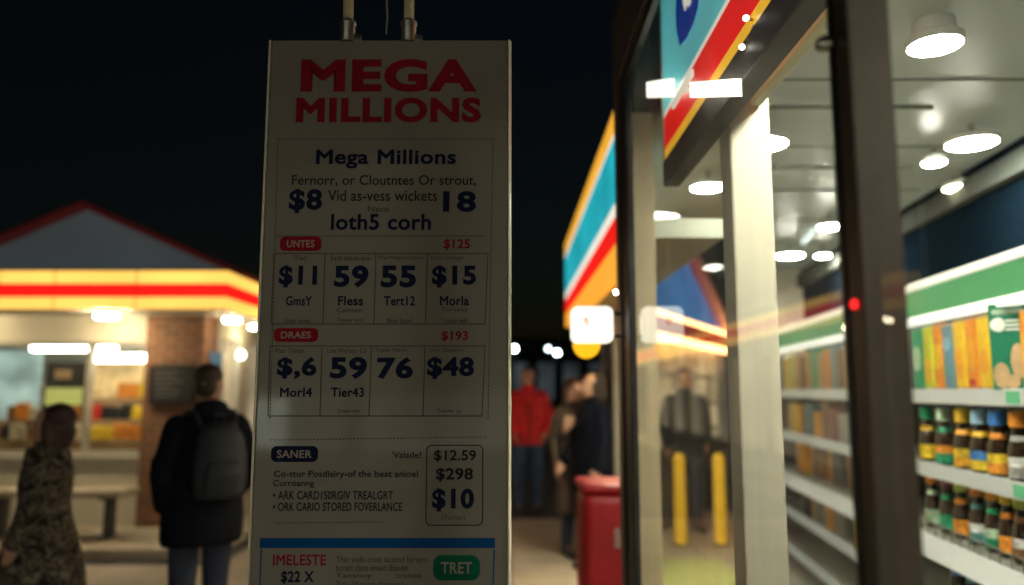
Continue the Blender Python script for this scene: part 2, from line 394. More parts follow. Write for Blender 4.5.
for s, x0, x1, y0, y1 in (('Co-ttur Posdlsiry-of the beat anioel', 274, 418, 470.5, 479), ('Curroanng', 273, 314, 480, 488), ('• ARK CARD1S0RGIV TREALGRT', 273, 393, 491, 499.5), ('• ORK CARIO STORED FOVERLANCE', 273, 402, 502.5, 511)):
    stext('small_print', s, x0, x1, y0, y1, .012, ink_black)
b = B(); sline(b, 275, 523, 385, 522, .6); obj('rule_line', b, ink_grey, sign)
b = B(); q0 = P(260, 538, TY); q1 = P(495, 548, TY); poly(b, [(q0.x, TY, q1.z), (q1.x, TY, q1.z), (q1.x, TY, q0.z), (q0.x, TY, q0.z)]); obj('blue_band', b, ink_blue, sign)
b = B(); sline(b, 261.5, 549, 258, 620, 1.3); sline(b, 494.3, 549, 492, 620, 1.3); sline(b, 258, 620, 492, 620, 1.3); obj('coupon_border', b, ink_blue, sign)
stext('heading_text', 'IMELESTE', 273, 326, 554.5, 565.5, .02, ink_red)
stext('price_text', '$22 X', 281, 314, 571, 584, .03, ink_navy)
for k, s in enumerate(('That walls crust lactend forvers', 'bonart clans onsect Blandst', 'Tansony        trante', 'Ter 20 trop datterts', 'Plander tew bormat')):
    stext('small_print', s, 336, (427, 408, 421, 404, 400)[k], 556 + k * 8.5, 562.5 + k * 8.5, .006, ink_grey)
pill('TRET', 433, 480, 555, 580.5, ink_green, palecream, 8, 7)
stext('small_print', 'Playter onset of terms', 275, 470, 602, 610, .006, ink_grey)

# ------------------------------------------------------------------ left shop building
LB = thing('corner_shop', 'low cream shop building with glowing yellow and red fascia and grey gable', 'building', (-5.2, 9, .1))
brick = brickmat('brown_brick')
WY = 8.5
wall_l = mat('building_cream', (.74, .66, .49), .75, 0, .1, 1.5, .1, 70)
XL = -9.0; XC = sl(204) * WY; XP0 = sl(145.5) * WY; XW1 = sl(149) * WY
zw0 = P(80, 455, WY).z; zw1 = P(80, 342, WY).z
FYf = 7.8; FX = sl(222) * FYf
ft = P(100, 271, FYf).z; fb = P(100, 309, FYf).z
b = B()
box(b, XL, XP0, WY, WY + .2, .1, zw0); box(b, XL, XP0, WY, WY + .2, zw1, ft - .02)
obj('wall', b, wall_l, LB)
b = B(); box(b, XP0 + .002, XC, WY - .06, WY + .35, .1, fb + .2); obj('brick_pillar', b, brick, LB)
b = B(); box(b, XL, XL + .2, WY + .21, 25, .1, ft - .02); box(b, XL, XC, 25.01, 25.2, .1, ft - .02); obj('wall', b, wall_l, LB)
# wing wall with openings
b = B()
box(b, XC - .2, XC, WY + .36, 8.95, .1, ft - .02); box(b, XC - .2, XC, 8.951, 25, 2.15, ft - .02); box(b, XC - .2, XC, 8.951, 25, .1, .5)
for y in (9.55, 11.6, 13.5, 15.5, 17.5, 19.5, 21.5, 23.5): box(b, XC - .2, XC + .002, y, y + .35, .501, 2.149)
obj('wing_wall', b, wall_l, LB)
b = B(); box(b, XC - .12, XC - .11, 8.96, 24.9, .5, 2.15); obj('wing_glass', b, emat('wing_window', (1, .82, .52), .3, var=.45, vscale=1.2), LB)
# soffit and fascia
b = B(); box(b, XL, FX, FYf + .01, WY - .065, fb, fb + .05); box(b, XC + .02, FX, WY - .06, 25.2, fb, fb + .05); obj('soffit', b, wall_l, LB)
hot = emat('fascia_yellow', (1, .57, .11), 1.4, var=.12, vscale=1.1)
hotred = emat('fascia_red', (1, .012, .008), 1.0, var=.1)
zs = [fb, fb + (ft - fb) * .31, fb + (ft - fb) * .67, ft]
for k, m in enumerate((hot, hotred, hot)):
    b = B(); e = .004 if k == 1 else 0
    box(b, XL, FX + e, FYf - e, FYf + .06, zs[k] + .001, zs[k + 1]); box(b, FX - .06, FX + e, FYf + .061, 25.2, zs[k] + .001, zs[k + 1])
    obj('fascia_stripe', b, m, LB)
b = B(); box(b, XL, FX + .01, FYf - .01, WY - .07, ft + .002, ft + .012); box(b, XC + .03, FX + .01, WY - .069, 25.2, ft + .002, ft + .012); obj('fascia_cap', b, blackmetal, LB)
b = B()
for xp in (-10, 47, 130): x = sl(xp) * FYf; box(b, x - .004, x + .004, FYf - .006, FYf - .002, fb, ft)
obj('fascia_seam', b, mat('seam', (.3, .2, .05), .6), LB)
# gable and roof
gy = 8.45; pk = P(81, 207, gy - .3)
slope = (P(225, 271, gy - .3).z - pk.z) / (P(225, 271, gy - .3).x - pk.x)
xr = FX + .25; xl = 2 * pk.x - xr
zr = pk.z + slope * (xr - pk.x)
gm = emat('grey_cladding_glow', (.75, .92, 1), .036, (.3, .33, .35), var=.2, vscale=.8)  # faint glow painted into the cladding to lift the dark gable
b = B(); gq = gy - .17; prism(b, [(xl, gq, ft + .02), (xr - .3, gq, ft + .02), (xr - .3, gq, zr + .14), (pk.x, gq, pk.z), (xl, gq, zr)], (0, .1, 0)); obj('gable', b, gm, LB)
redtrim = emat('red_trim_glow', (1, .05, .04), .02, (.3, .03, .02))  # slight glow painted in to brighten the roof edge
bluem = mat('blue_roof', (.03, .09, .2), .5, .2, .15, 5)
for s, xe in ((-1, xl), (1, xr)):
    b = B(); th = .05
    prism(b, [(pk.x, gy - .3, pk.z + .02), (xe, gy - .3, zr + .02), (xe, gy - .3, zr + .02 + th), (pk.x, gy - .3, pk.z + .02 + th)], (0, .12, 0)); obj('roof_edge', b, redtrim, LB)
    b = B(); prism(b, [(pk.x, gy - .17, pk.z + .025), (xe, gy - .17, zr + .025), (xe, gy - .17, zr + .07), (pk.x, gy - .17, pk.z + .07)], (0, 16.8, 0)); obj('roof', b, redtrim, LB)
# window frame, panes
frm = mat('pale_frame', (.5, .46, .36), .45, .2, .1, 10)
wn = None
b = B()
for x in (sl(-110) * WY, sl(-20) * WY, sl(85) * WY): box(b, x - .03, x + .03, WY + .05, WY + .12, zw0 + .04, zw1 - .04)
box(b, XL, XP0, WY + .04, WY + .13, zw0, zw0 + .039); box(b, XL, XP0, WY + .04, WY + .13, zw1 - .039, zw1)
wn = obj('window', b, frm, LB)
b = B(); poly(b, [(XL, WY + .087, zw0 + .04), (XP0, WY + .087, zw0 + .04), (XP0, WY + .087, zw1 - .04), (XL, WY + .087, zw1 - .04)]); obj('pane', b, clearglass, wn)
b = B(); box(b, XL, XP0 + .0, WY - .05, WY - .002, zw0 - .05, zw0 - .005, .006); obj('window_sill', b, frm, LB)
# interior shell
b = B(); box(b, XL + .21, XC - .21, 10.6, 10.7, .1, ft - .05); box(b, XL + .21, XC - .21, WY + .25, 10.59, .1, .13); box(b, XL + .21, XC - .21, WY + .21, 10.59, 2.3, 2.35)
obj('interior', b, mat('interior_pale', (.6, .62, .55), .8, 0, .15, 1), LB)
# wing door with frames
b = B()
for y in (9.0, 9.5): box(b, XC - .09, XC + .012, y, y + .05, .12, 2.14)
obj('door_frame', b, whitepaint, LB)
# soffit lamps
for i, (px, py, lab) in enumerate(((102, 313, 'oblong soffit lamp lighting the cream wall left of the brick pillar'), (229, 319, 'bright soffit lamp just right of the brick pillar'), (254, 322, 'soffit lamp at the far right beside the lottery board'), (-70, 313, 'unseen soffit lamp added off to the left to brighten the cream wall'))):  # last one is unseen, added to brighten the front wall
    y = (7.98, 8.45, 9.4, 7.98)[i]; x = sl(px) * y
    t = thing('soffit_lamp', lab, 'lamp', (x, y, fb - .055), 0, 'soffit lamps of the corner shop')
    wd = .11 if i == 0 else .085
    b = B(); box(b, x - wd, x + wd, y - .06, y + .06, fb - .04, fb - .001, .01); obj('housing', b, whitepaint, t)
    b = B(); box(b, x - wd + .008, x + wd - .008, y - .052, y + .052, fb - .075, fb - .041, .014); obj('diffuser', b, lampwarm if i in (0, 3) else lampside, t)
# wall globe (small bright bulb on the wing)
y = 9.35; x = XC + .07; z = P(238, 355, y).z
t = thing('wall_lamp', 'small round bulb on the wing wall beside the blue poster', 'lamp', (x, y, z))
b = B(); lathe(b, [(0.001, -.05), (.03, -.04), (.048, 0), (.03, .04), (.001, .05)], 16, (x + .02, y, z)); obj('globe', b, emat('globe', (1, .9, .65), 12), t, smooth=60)
b = B(); tube(b, (XC + .003, y, z), (x - .02, y, z), .015); obj('bracket', b, steel, t)
# poster on wing
b = B(); box(b, XC + .003, XC + .015, 8.62, 8.94, 1.3, 1.98); o = obj('poster', b, mat('blue_poster', (.04, .16, .36), .5, 0, .5, 6))
tag(o, 'narrow blue poster on the wing wall right of the brick pillar', 'poster')
# menu board on pillar
x0, x1 = sl(150) * (WY - .1), sl(193) * (WY - .1); z0, z1 = P(170, 403, WY - .1).z, P(170, 366, WY - .1).z
t = thing('menu_board', 'black notice board with faint writing on the brown brick pillar', 'notice board', ((x0 + x1) / 2, WY - .09, z0))
b = B(); box(b, x0, x1, WY - .1, WY - .062, z0, z1, .006); obj('board', b, mat('board_black', (.014, .014, .014), .8, 0, .3, 5), t)
b = B(); 
for (a0, a1, c0_, c1) in ((x0 - .012, x1 + .012, z1, z1 + .012), (x0 - .012, x1 + .012, z0 - .012, z0)): box(b, a0, a1, WY - .115, WY - .062, c0_, c1)
box(b, x0 - .012, x0 - .001, WY - .115, WY - .062, z0 + .001, z1 - .001); box(b, x1 + .001, x1 + .012, WY - .115, WY - .062, z0 + .001, z1 - .001)
obj('frame', b, blackmetal, t)
b = B()
for k in range(6):
    zz = z1 - .06 - k * .055; ln = random.uniform(.2, .34)
    box(b, x0 + .05, x0 + .05 + ln, WY - .103, WY - .1015, zz, zz + .014)
obj('writing', b, mat('chalk', (.13, .13, .12), .8), t)
# window contents
b = B(); x0, x1 = sl(45) * 8.64, sl(84) * 8.64; zt, zb = P(60, 362, 8.64).z, P(60, 406, 8.64).z
t = thing('window_poster', 'black poster with pale yellow lower half inside the left shop window', 'poster', ((x0 + x1) / 2, 8.645, zb))
box(b, x0, x1, 8.64, 8.65, zb, zt); obj('sheet', b, mat('poster_black', (.03, .03, .025), .6, 0, .4, 6), t)
b = B(); box(b, x0 + .01, x1 - .01, 8.636, 8.639, zb + .01, zb + .2); obj('yellow_field', b, emat('poster_yellow', (.75, .8, .25), .35, var=.2), t)
b = B(); box(b, x0 + .1, x0 + .28, 8.636, 8.639, zb + .3, zb + .4); obj('picture', b, mat('poster_tan', (.45, .3, .18), .7), t)
b = B(); x0, x1 = sl(-60) * 9.3, sl(40) * 9.3
box(b, x0, x1, 9.3, 9.32, 1.2, 2.02); o = obj('wall_panel', b, emat('teal_panel', (.48, .66, .62), .6, var=.55, vscale=2.2)); tag(o, 'large pale teal backlit panel deep inside the left shop window', 'panel')
for i, (a0, a1, py, y, lab) in enumerate(((28, 87, 347.5, 8.95, 'long white tube light in the left window pane'), (89, 114, 347.5, 9.1, 'short white tube light high in the right window pane'), (89, 149, 358, 8.8, 'bright low tube light above the snacks in the right window pane'))):
    x0, x1 = sl(a0) * y, sl(a1) * y; z = P(60, py, y).z
    t = thing('tube_light', lab, 'light', ((x0 + x1) / 2, y, z), 0, 'tube lights in the corner shop window')
    b = B(); box(b, x0, x1, y - .04, y + .04, z - .045, z + .045, .03, seg=4); obj('tube', b, emat('tube_cool', (1, .96, .82), 13), t, smooth=50)
    b = B(); box(b, x0 + .02, x1 - .02, y - .035, y + .035, z + .047, z + .07); obj('housing', b, whitepaint, t)
    for xx in (x0 + .06, x1 - .06):
        b = B(); tube(b, (xx, y, z + .071), (xx, y, 2.299), .005, n=8); obj('suspension', b, steel, t)
b = B(); x0, x1 = sl(90) * 9.75, sl(156) * 9.75; box(b, x0, x1, 9.74, 9.76, 1.0, 1.98); o = obj('wall_panel', b, emat('added_warm_panel', (.9, .62, .26), .55, var=.75, vscale=5)); tag(o, 'added glowing orange panel that brightens the depth of the right window pane', 'panel')  # glowing panel added behind the packs to brighten this pane
# display counter with packs
t = thing('display_counter', 'stepped wooden display counter behind the shop window', 'counter', (-5.4, 9.1, .13))
cwood = mat('counter_wood', (.28, .17, .08), .6, 0, .2, 6)
lv = ((9.0, .13, .98), (9.22, .13, 1.2), (9.44, .13, 1.45))
for y, za, zb in lv:
    b = B(); box(b, -7.5, XP0 + .05, y, y + .21, za, zb, .01); obj('step', b, cwood, t)
pc = {'yellow': (.75, .5, .03), 'orange': (.7, .24, .03), 'brown': (.2, .09, .03), 'cream': (.7, .6, .38), 'black': (.02, .02, .02), 'red': (.5, .03, .02)}
x = sl(-8) * 9.1
for (y, za, zb) in lv:
    x = -6.0
    while x < XP0 - .02:
        wd = random.uniform(.08, .17); h = random.uniform(.14, .22)
        right = x > sl(86) * y
        c = random.choice(['yellow', 'orange', 'cream', 'yellow', 'orange', 'black', 'red'] if right else ['brown', 'black', 'orange', 'brown', 'cream'])
        if sl(40) * 9.1 < x + wd and x < sl(84) * 8.9 and zb > 1.3: x += wd; continue
        b = B(); box(b, x, x + wd, y + .03, y + .16, zb + .001, zb + h, .012)
        o = obj('snack_pack', b, mat('pack_' + c, pc[c], .4, 0, .3, 14)); tag(o, 'small snack pack on the display counter behind the corner shop window', 'snack pack', 'snack packs in the corner shop window')
        x += wd + .008
# bench
t = thing('bench', 'plain pale bench with dark metal legs under the shop window', 'bench', (sl(60) * 7.9, 7.9, .1))
zt = P(60, 489, 7.9).z; xb1 = sl(136) * 7.9; xb0 = sl(-60) * 7.9
b = B(); box(b, xb0, xb1, 7.72, 8.12, zt - .06, zt, .012); obj('seat', b, mat('bench_seat', (.46, .38, .26), .6, 0, .15, 8), t)
for x in (sl(112) * 7.8, sl(5) * 7.8):
    b = B()
    box(b, x - .04, x + .04, 7.87, 7.97, .113, zt - .091, .004); box(b, x - .045, x + .045, 7.76, 8.08, zt - .09, zt - .062); box(b, x - .05, x + .05, 7.78, 8.06, .101, .112)
    obj('leg', b, mat('bench_leg', (.09, .085, .08), .5, .4), t)

# ------------------------------------------------------------------ right shop: shell
RS = thing('glass_shop', 'brightly lit glass fronted convenience shop with cream column and navy back wall', 'building', (1.6, 3, 0))
GX = .5; Y0 = -1.6; YC = 3.55
CEIL = 2.85
SHD = Vector((.113, .9936, 0)); 
def wallx(y, off): return 2.1 + off + .114 * (y - 3.5)
b = B()
poly(b, [(GX, Y0, .012), (wallx(Y0, .6), Y0, .012), (wallx(8.3, .6), 8.3, .012), (2.68, 8.3, .012), (1.155, YC, .012), (GX, YC, .012)]); obj('floor', b, tilefloor, RS)
b = B(); prism(b, [(.785, Y0, CEIL), (wallx(Y0, .6), Y0, CEIL), (wallx(8.3, .6), 8.3, CEIL), (2.68, 8.3, CEIL), (1.155, YC, CEIL), (.785, YC, CEIL)], (0, 0, .3)); obj('ceiling', b, emat('ceiling_glow', (.92, 1, .78), .075, (.82, .86, .68), var=.25, vscale=1.1), RS)  # ceiling colour glows in place of bounced lamp light
b = B(); box(b, GX + .055, .784, Y0, YC, 3.335, 3.37); box(b, .74, .784, Y0, .59, CEIL, 3.334); box(b, .74, .784, 2.46, YC - .07, CEIL, 3.334); box(b, GX + .065, 1.15, YC - .055, YC, 2.85, 3.334); obj('sign_niche', b, mat('niche_grey', (.10, .095, .085), .7, 0, .2, 3), RS)
b = B(); prism(b, [(wallx(Y0, .5), Y0, .012), (wallx(8.3, .5), 8.3, .012), (wallx(8.3, .6), 8.3, .012), (wallx(Y0, .6), Y0, .012)], (0, 0, CEIL - .014)); obj('back_wall', b, navypaint, RS)
b = B(); prism(b, [(wallx(Y0, .44), Y0, CEIL - .2), (wallx(8.3, .44), 8.3, CEIL - .2), (wallx(8.3, .498), 8.3, CEIL - .2), (wallx(Y0, .498), Y0, CEIL - .2)], (0, 0, .12)); obj('cornice', b, mat('cornice_grey', (.05, .056, .05), .9, spec=.1), RS)
# slanted side wall (seen end-on) and end walls
b = B(); prism(b, [(1.155, YC, .012), (2.68, 8.3, .012), (2.72, 8.28, .012), (1.195, YC - .02, .012)], (0, 0, CEIL - .014)); box(b, 2.69, wallx(8.3, .5) - .005, 8.25, 8.3, .013, CEIL - .002); box(b, GX + .08, wallx(Y0, .49), Y0 + .01, Y0 + .06, .013, CEIL - .002); obj('side_wall', b, cream, RS)
# ceiling grid
b = B()
for y in (2.2, 3.1, 4.0, 4.9, 5.8, 6.7):
    xa = GX + .1 if y < YC else 1.25 + (y - YC) * .32
    box(b, xa, wallx(y, .4), y, y + .012, CEIL - .006, CEIL - .001)
obj('ceiling_grid', b, mat('grid_dark', (.14, .15, .12), .7), RS)
b = B()
for x0_, y0_, x1_, y1_ in ((1.0, 3.35, 1.9, 3.35), (1.0, 3.35, 1.0, 3.0), (1.5, 4.3, 2.3, 4.3)):
    tube(b, (x0_, y0_, CEIL - .03), (x1_, y1_, CEIL - .03), .012, n=8)
obj('conduit', b, mat('conduit_grey', (.22, .24, .2), .5), RS)
# cream column with header beam above it
cxa, cxb = sl(739) * 2.33, sl(782) * 2.33
b = B(); box(b, cxa, cxb, 2.33, 2.33 + .12, .013, CEIL - .003, .008); obj('column', b, mat('column_cream', (.70, .66, .50), .55, 0, .06, 3, .04, 60), RS)
zb = EYE + .885
b = B(); box(b, .75, .783, .6, 2.325, zb, 3.33, .005); obj('header_beam', b, emat('beam_ochre_glow', (.62, .52, .24), .28, (.5, .44, .26), var=.15), RS)  # lit look painted in as glow; the beam is no lamp

# storefront frame
SF = thing('glass_storefront', 'dark metal framed shop window wall reflecting the corner shop opposite', 'shop window', (GX, 1.3, 0))
b = B(); box(b, GX, GX + .064, 1.09, 1.136, .02, 3.33, .003); obj('post', b, bronze, SF)
b = B(); box(b, GX - .004, GX + .02, 1.137, 1.152, .02, 2.98, .002); obj('door_seal', b, blackmetal, SF)
b = B(); box(b, GX, GX + .032, 3.28, YC, .02, 2.98, .004); obj('post', b, blackmetal, SF)
b = B(); box(b, GX - .012, GX - .001, 3.44, YC + .01, .02, 3.33, .003); obj('cover_strip', b, bronze, SF)
b = B(); box(b, GX - .01, GX + .05, -1.5, 1.088, 2.981, 3.33, .004); box(b, GX - .01, GX + .05, 1.138, YC - .003, 2.981, 3.33, .004); obj('top_rail', b, bronze, SF)
b = B(); box(b, GX + .002, GX + .03, 1.153, 3.279, 2.93, 2.979, .003); obj('inner_rail', b, blackmetal, SF)
b = B(); box(b, GX, GX + .05, -1.5, 1.088, .013, .12, .004); box(b, GX, GX + .05, 1.153, 3.279, .013, .12, .004); obj('bottom_rail', b, bronze, SF)
b = B(); poly(b, [(GX + .015, 1.153, .121), (GX + .015, 3.279, .121), (GX + .015, 3.279, 2.929), (GX + .015, 1.153, 2.929)]); obj('pane', b, darkglass, SF)
b = B(); poly(b, [(GX + .015, -1.5, .121), (GX + .015, 1.089, .121), (GX + .015, 1.089, 2.98), (GX + .015, -1.5, 2.98)]); obj('pane', b, nearglass, SF)
# return glazing
b = B(); box(b, .545, .66, YC - .06, YC, .02, 2.845, .004); box(b, 1.09, 1.15, YC - .06, YC, .02, 2.845, .004); box(b, .665, 1.085, YC - .05, YC, .013, .11, .004); obj('return_mullion', b, mat('mullion_cream', (.85, .70, .42), .5, 0, .1, 4), SF)
b = B(); poly(b, [(.661, YC - .027, .111), (1.089, YC - .027, .111), (1.089, YC - .027, 2.845), (.661, YC - .027, 2.845)]); obj('return_pane', b, glassmat('return_glass', (.93, .96, .94), .6, 0), SF)
# red indicator and lock on the post
b = B(); z = PX(853, 305, GX).z; lathe(b, [(.001, 0), (.007, .001), (.006, .006), (.001, .008)], 14, M=Matrix.Translation((GX + .0, 1.112, z)) @ Matrix.Rotation(R(-90), 4, 'Y')); obj('indicator', b, emat('red_led', (1, .02, .02), 2), SF)
b = B(); lathe(b, [(.001, 0), (.014, .001), (.014, .01), (.008, .02), (.001, .022)], 16, M=Matrix.Translation((GX - .004, 1.145, PX(838, 38, GX).z)) @ Matrix.Rotation(R(-90), 4, 'Y')); obj('hinge_cap', b, steel, SF, smooth=40)
b = B(); box(b, GX - .03, GX - .005, 1.14, 1.15, .8, 1.08, .004); obj('handle', b, blackmetal, SF)

# sign box inside the glass
cyan = emat('sign_cyan', (.16, .66, .70), .72, var=.28, vscale=1.5)
cyan2 = emat('fascia_cyan', (.02, .52, .62), .72, var=.2)
sred = emat('sign_red', (.95, .012, .008), .95)
sylw = emat('sign_yellow', (1, .52, .03), 1.0)
swht = emat('sign_white', (1, .95, .8), .9)
sblue = mat('sign_blue', (.005, .03, .2), .4)
IX = .62; YL = IX / sl(671)
IS = thing('window_sign', 'lit turquoise sign with red and yellow stripes hung inside the glass front', 'sign', (IX + .04, 2.4, 2.5))
zz = [PX(664, 162, IX).z, PX(664, 151, IX).z, PX(664, 118, IX).z, PX(664, 113, IX).z, 3.33]
for k, (m, n) in enumerate(((sylw, 'yellow_stripe'), (sred, 'red_stripe'), (swht, 'white_stripe'), (cyan, 'turquoise_field'))):
    b = B(); box(b, IX, IX + .05, 1.3, YL, zz[k], zz[k + 1] - .001); obj(n, b, m, IS)
b = B(); box(b, IX - .004, IX + .054, YL + .001, YL + .02, zz[0], 3.329); obj('end_cap', b, mat('cap_cream', (.6, .6, .5), .4), IS)
b = B(); box(b, IX - .006, IX + .06, 1.3, YL + .02, zz[0] - .105, zz[0] - .003, .004); obj('mounting_rail', b, mat('rail_grey', (.10, .09, .085), .5), IS)
b = B()
pts = []
for px, py in ((677, -14), (675.5, 8), (676, 28), (679.5, 46), (686, 38), (692.5, 24), (697, 8), (699, -14)):
    q = PX(px, py, IX - .004); pts.append((IX - .004, q.y, q.z))
prism(b, pts, (.003, 0, 0)); obj('emblem', b, emat('emblem_blue', (.004, .05, .42), .55), IS)
b = B()
pts = []
for px, py in ((681, -14), (683, 4), (684.5, 11), (686.5, 4), (688, 7), (690, 3), (692, -14)):
    q = PX(px, py, IX - .007); pts.append((IX - .007, q.y, q.z))
prism(b, pts, (.002, 0, 0)); obj('emblem_mark', b, swht, IS)
# glowing bars in front of the sign, in place of reflections in the glass
t = thing('sign_reflection', 'two short glowing bars standing in for reflections over the turquoise window sign', 'lamp', (.56, 2.6, 2.6))
LX = .575
for a0, a1 in ((649, 672), (693, 738)):
    qa = PX(a0, 90, LX); qb = PX(a1, 88, LX); ya, yb = qb.y, qa.y
    b = B(); z = PX((a0 + a1) / 2, 89, LX).z
    prism(b, [(LX - .01, ya, PX(a1, 97, LX).z), (LX - .01, yb, PX(a0, 98, LX).z), (LX - .01, yb, PX(a0, 82, LX).z), (LX - .01, ya, PX(a1, 78, LX).z)], (.02, 0, 0)); obj('tube', b, emat('reflection_glow', (1, .95, .78), 3.2), t)
b = B(); ya = PX(693, 90, LX).y; yb = PX(672, 90, LX).y
box(b, LX - .006, LX + .006, ya + .005, yb - .005, PX(682, 93, LX).z, PX(682, 87, LX).z); box(b, LX + .007, IX - .001, (ya + yb) / 2 - .01, (ya + yb) / 2 + .01, PX(682, 92, LX).z, PX(682, 88, LX).z); obj('bracket', b, swht, t)
# made-up ribbed shape with glowing beads, standing in for glints on door hardware
cq = PX(768, 24, .66)
t = thing('glint_shape', 'made-up grey ribbed round shape with glowing beads for glints, under the window sign', 'camera', (cq.x, cq.y, cq.z))
b = B(); lathe(b, [(.02, -.03), (.042, -.026), (.05, -.012), (.046, -.004), (.05, .004), (.046, .012), (.05, .02), (.04, .032), (.02, .036)], 24, M=Matrix.Translation(cq) @ Matrix.Rotation(R(-70), 4, 'Y')); obj('housing', b, mat('glint_shape_grey', (.5, .5, .46), .3, .2, .2, 20), t, smooth=35)
for px, py in ((742, 47), (746, 18)):
    q = PX(px, py, .6); b = B(); lathe(b, [(.001, -.009), (.008, -.004), (.008, .004), (.001, .009)], 12, q); obj('glint_bead', b, emat('glint_white', (1, .97, .85), 8), t, smooth=90)
b = B(); tube(b, cq, cq + Vector((.05, 0, .12)), .01); tube(b, PX(742, 47, .6), cq, .004, n=8); tube(b, PX(746, 18, .6), cq, .004, n=8); obj('bracket', b, steel, t)

# ------------------------------------------------------------------ ceiling lights
CL = [(935, 46, 66, 'large round pendant ceiling light nearest the viewer, right of the dark post'),
      (972, 144, 60, 'round ceiling light above the navy wall, below the large pendant'),
      (934, 163, 28, 'small round ceiling light close to the right side of the dark post'),
      (961, 188, 42, 'warm tinted ceiling light lowest of those right of the dark post'),
      (764, 145, 58, 'round ceiling light in front of the cream column'),
      (708, 188, 42, 'round ceiling light second in the row left of the cream column'),
      (676, 226, 34, 'farthest round ceiling light left of the cream column'),
      (830, 227, 30, 'round ceiling light touching the left side of the dark post'),
      (790, 256, 32, 'low round ceiling light just right of the cream column'),
      (823, 256, 18, 'smallest ceiling light between column and dark post'),
      (660, 252, 15, 'tiny distant ceiling light seen beside the shop corner post')]
for i, (px, py, wpx, lab) in enumerate(CL):
    hh = CEIL - .10 - EYE
    d = ray(px, py); tt = hh / d.z; c = Vector((0, 0, EYE)) + d * tt
    r = wpx / FPX * c.y / 2 * .84
    t = thing('ceiling_light', lab, 'ceiling light', c, 0, 'round ceiling lights of the glass shop')
    if i == 3: em = emat('disc_warm', (1, .88, .6), 30)
    else: em = lampwhite
    b = B(); lathe(b, [(r * .93, .0005), (r, .006), (r, .03), (r * .8, .04)], 32, c); obj('drum', b, whitepaint, t, smooth=40)
    b = B(); lathe(b, [(.001, -.010), (r * .7, -.008), (r * .93, 0)], 32, c); obj('diffuser', b, em, t, smooth=40)
    if i == 0:
        b = B(); lathe(b, [(r * .78, .0405), (r * .74, .09), (r * .3, .099)], 32, c); obj('housing', b, whitepaint, t, smooth=40)
    b = B(); tube(b, c + Vector((0, 0, .041)), c + Vector((r * .4 if i == 0 else 0, 0, .1)), .014); obj('stem', b, steel, t)
for (x, y, lab) in ((1.05, 1.8, 'unseen round ceiling light added in the front of the glass shop to brighten the column'), (2.0, -.5, 'unseen round ceiling light added deep in the front corner to light the sign board')):  # both unseen, added to light column, sign board and people from the front
    t = thing('ceiling_light', lab, 'ceiling light', (x, y, CEIL - .1), 0, 'round ceiling lights of the glass shop'); c = Vector((x, y, CEIL - .1)); r = .12
    b = B(); lathe(b, [(r * .9, .001), (r, .012), (r, .06), (r * .92, .07)], 32, c); obj('drum', b, whitepaint, t, smooth=40)
    b = B(); lathe(b, [(.001, -.006), (r * .7, -.005), (r * .9, 0)], 32, c); obj('diffuser', b, lampwhite, t, smooth=40)
    b = B(); tube(b, c + Vector((0, 0, .071)), c + Vector((0, 0, .1)), .014); obj('stem', b, steel, t)
# wall tube at upper right
a = P(995, 127, 3.9); e = P(1045, 97, 3.2)
a.z = e.z = P(1012, 114, 3.6).z
t = thing('tube_light', 'slim tube light running along the ceiling at the upper right', 'light', (a + e) / 2)
b = B(); tube(b, a, e, .018); obj('tube', b, lampdim, t, smooth=40)
b = B(); m = (a + e) / 2; tube(b, a + (e - a) * .3 + Vector((0, 0, .018)), a + (e - a) * .3 + Vector((0, 0, CEIL - a.z)), .006); tube(b, a + (e - a) * .7 + Vector((0, 0, .018)), a + (e - a) * .7 + Vector((0, 0, CEIL - a.z)), .006); obj('suspension', b, steel, t)
a = P(803, 239, 6.6); e = P(815, 234, 6.1); z = P(808, 238, 6.4).z; a.z = e.z = z
t = thing('tube_light', 'short dim tube light beside the ceiling lights left of the dark post', 'light', (a + e) / 2)
b = B(); tube(b, a, e, .02); obj('tube', b, emat('lamp_tube_dim', (.85, 1, .95), 1.2), t, smooth=40)
b = B(); m = (a + e) / 2; tube(b, m + Vector((0, 0, .025)), (m.x, m.y, CEIL), .006); obj('suspension', b, steel, t)

# ------------------------------------------------------------------ shelving
ANG = math.atan2(SHD.y, SHD.x)
SO = Vector((2.1, 3.5, 0)); MS = Matrix.Translation(SO) @ Matrix.Rotation(ANG, 4, 'Z')
def su(px):
    k = sl(px); Y = (2.1 - .114 * 3.5) / (k - .114); return (Y - 3.5) / .9936
SH = thing('shelf_unit', 'long white shop shelving with green header and lit white edges', 'shelf', SO, ANG)
U0, U1 = -1.1, 4.5
shelfw = mat('shelf_white', (.62, .63, .56), .4, 0, .05, 4)
dark = mat('shelf_back', (.045, .042, .038), .6, 0, .2, 3)
b = B(); box(b, U0, U1, -.47, -.45, .05, 2.12); obj('back_panel', b, dark, SH, world=False)
for u in (U0 + .01, U1 - .02): 
    b = B(); box(b, u, u + .02, -.449, -.02, .05, 1.88); obj('end_panel', b, dark, SH, world=False)
LV = [1.55, 1.17, .835, .48, .15]
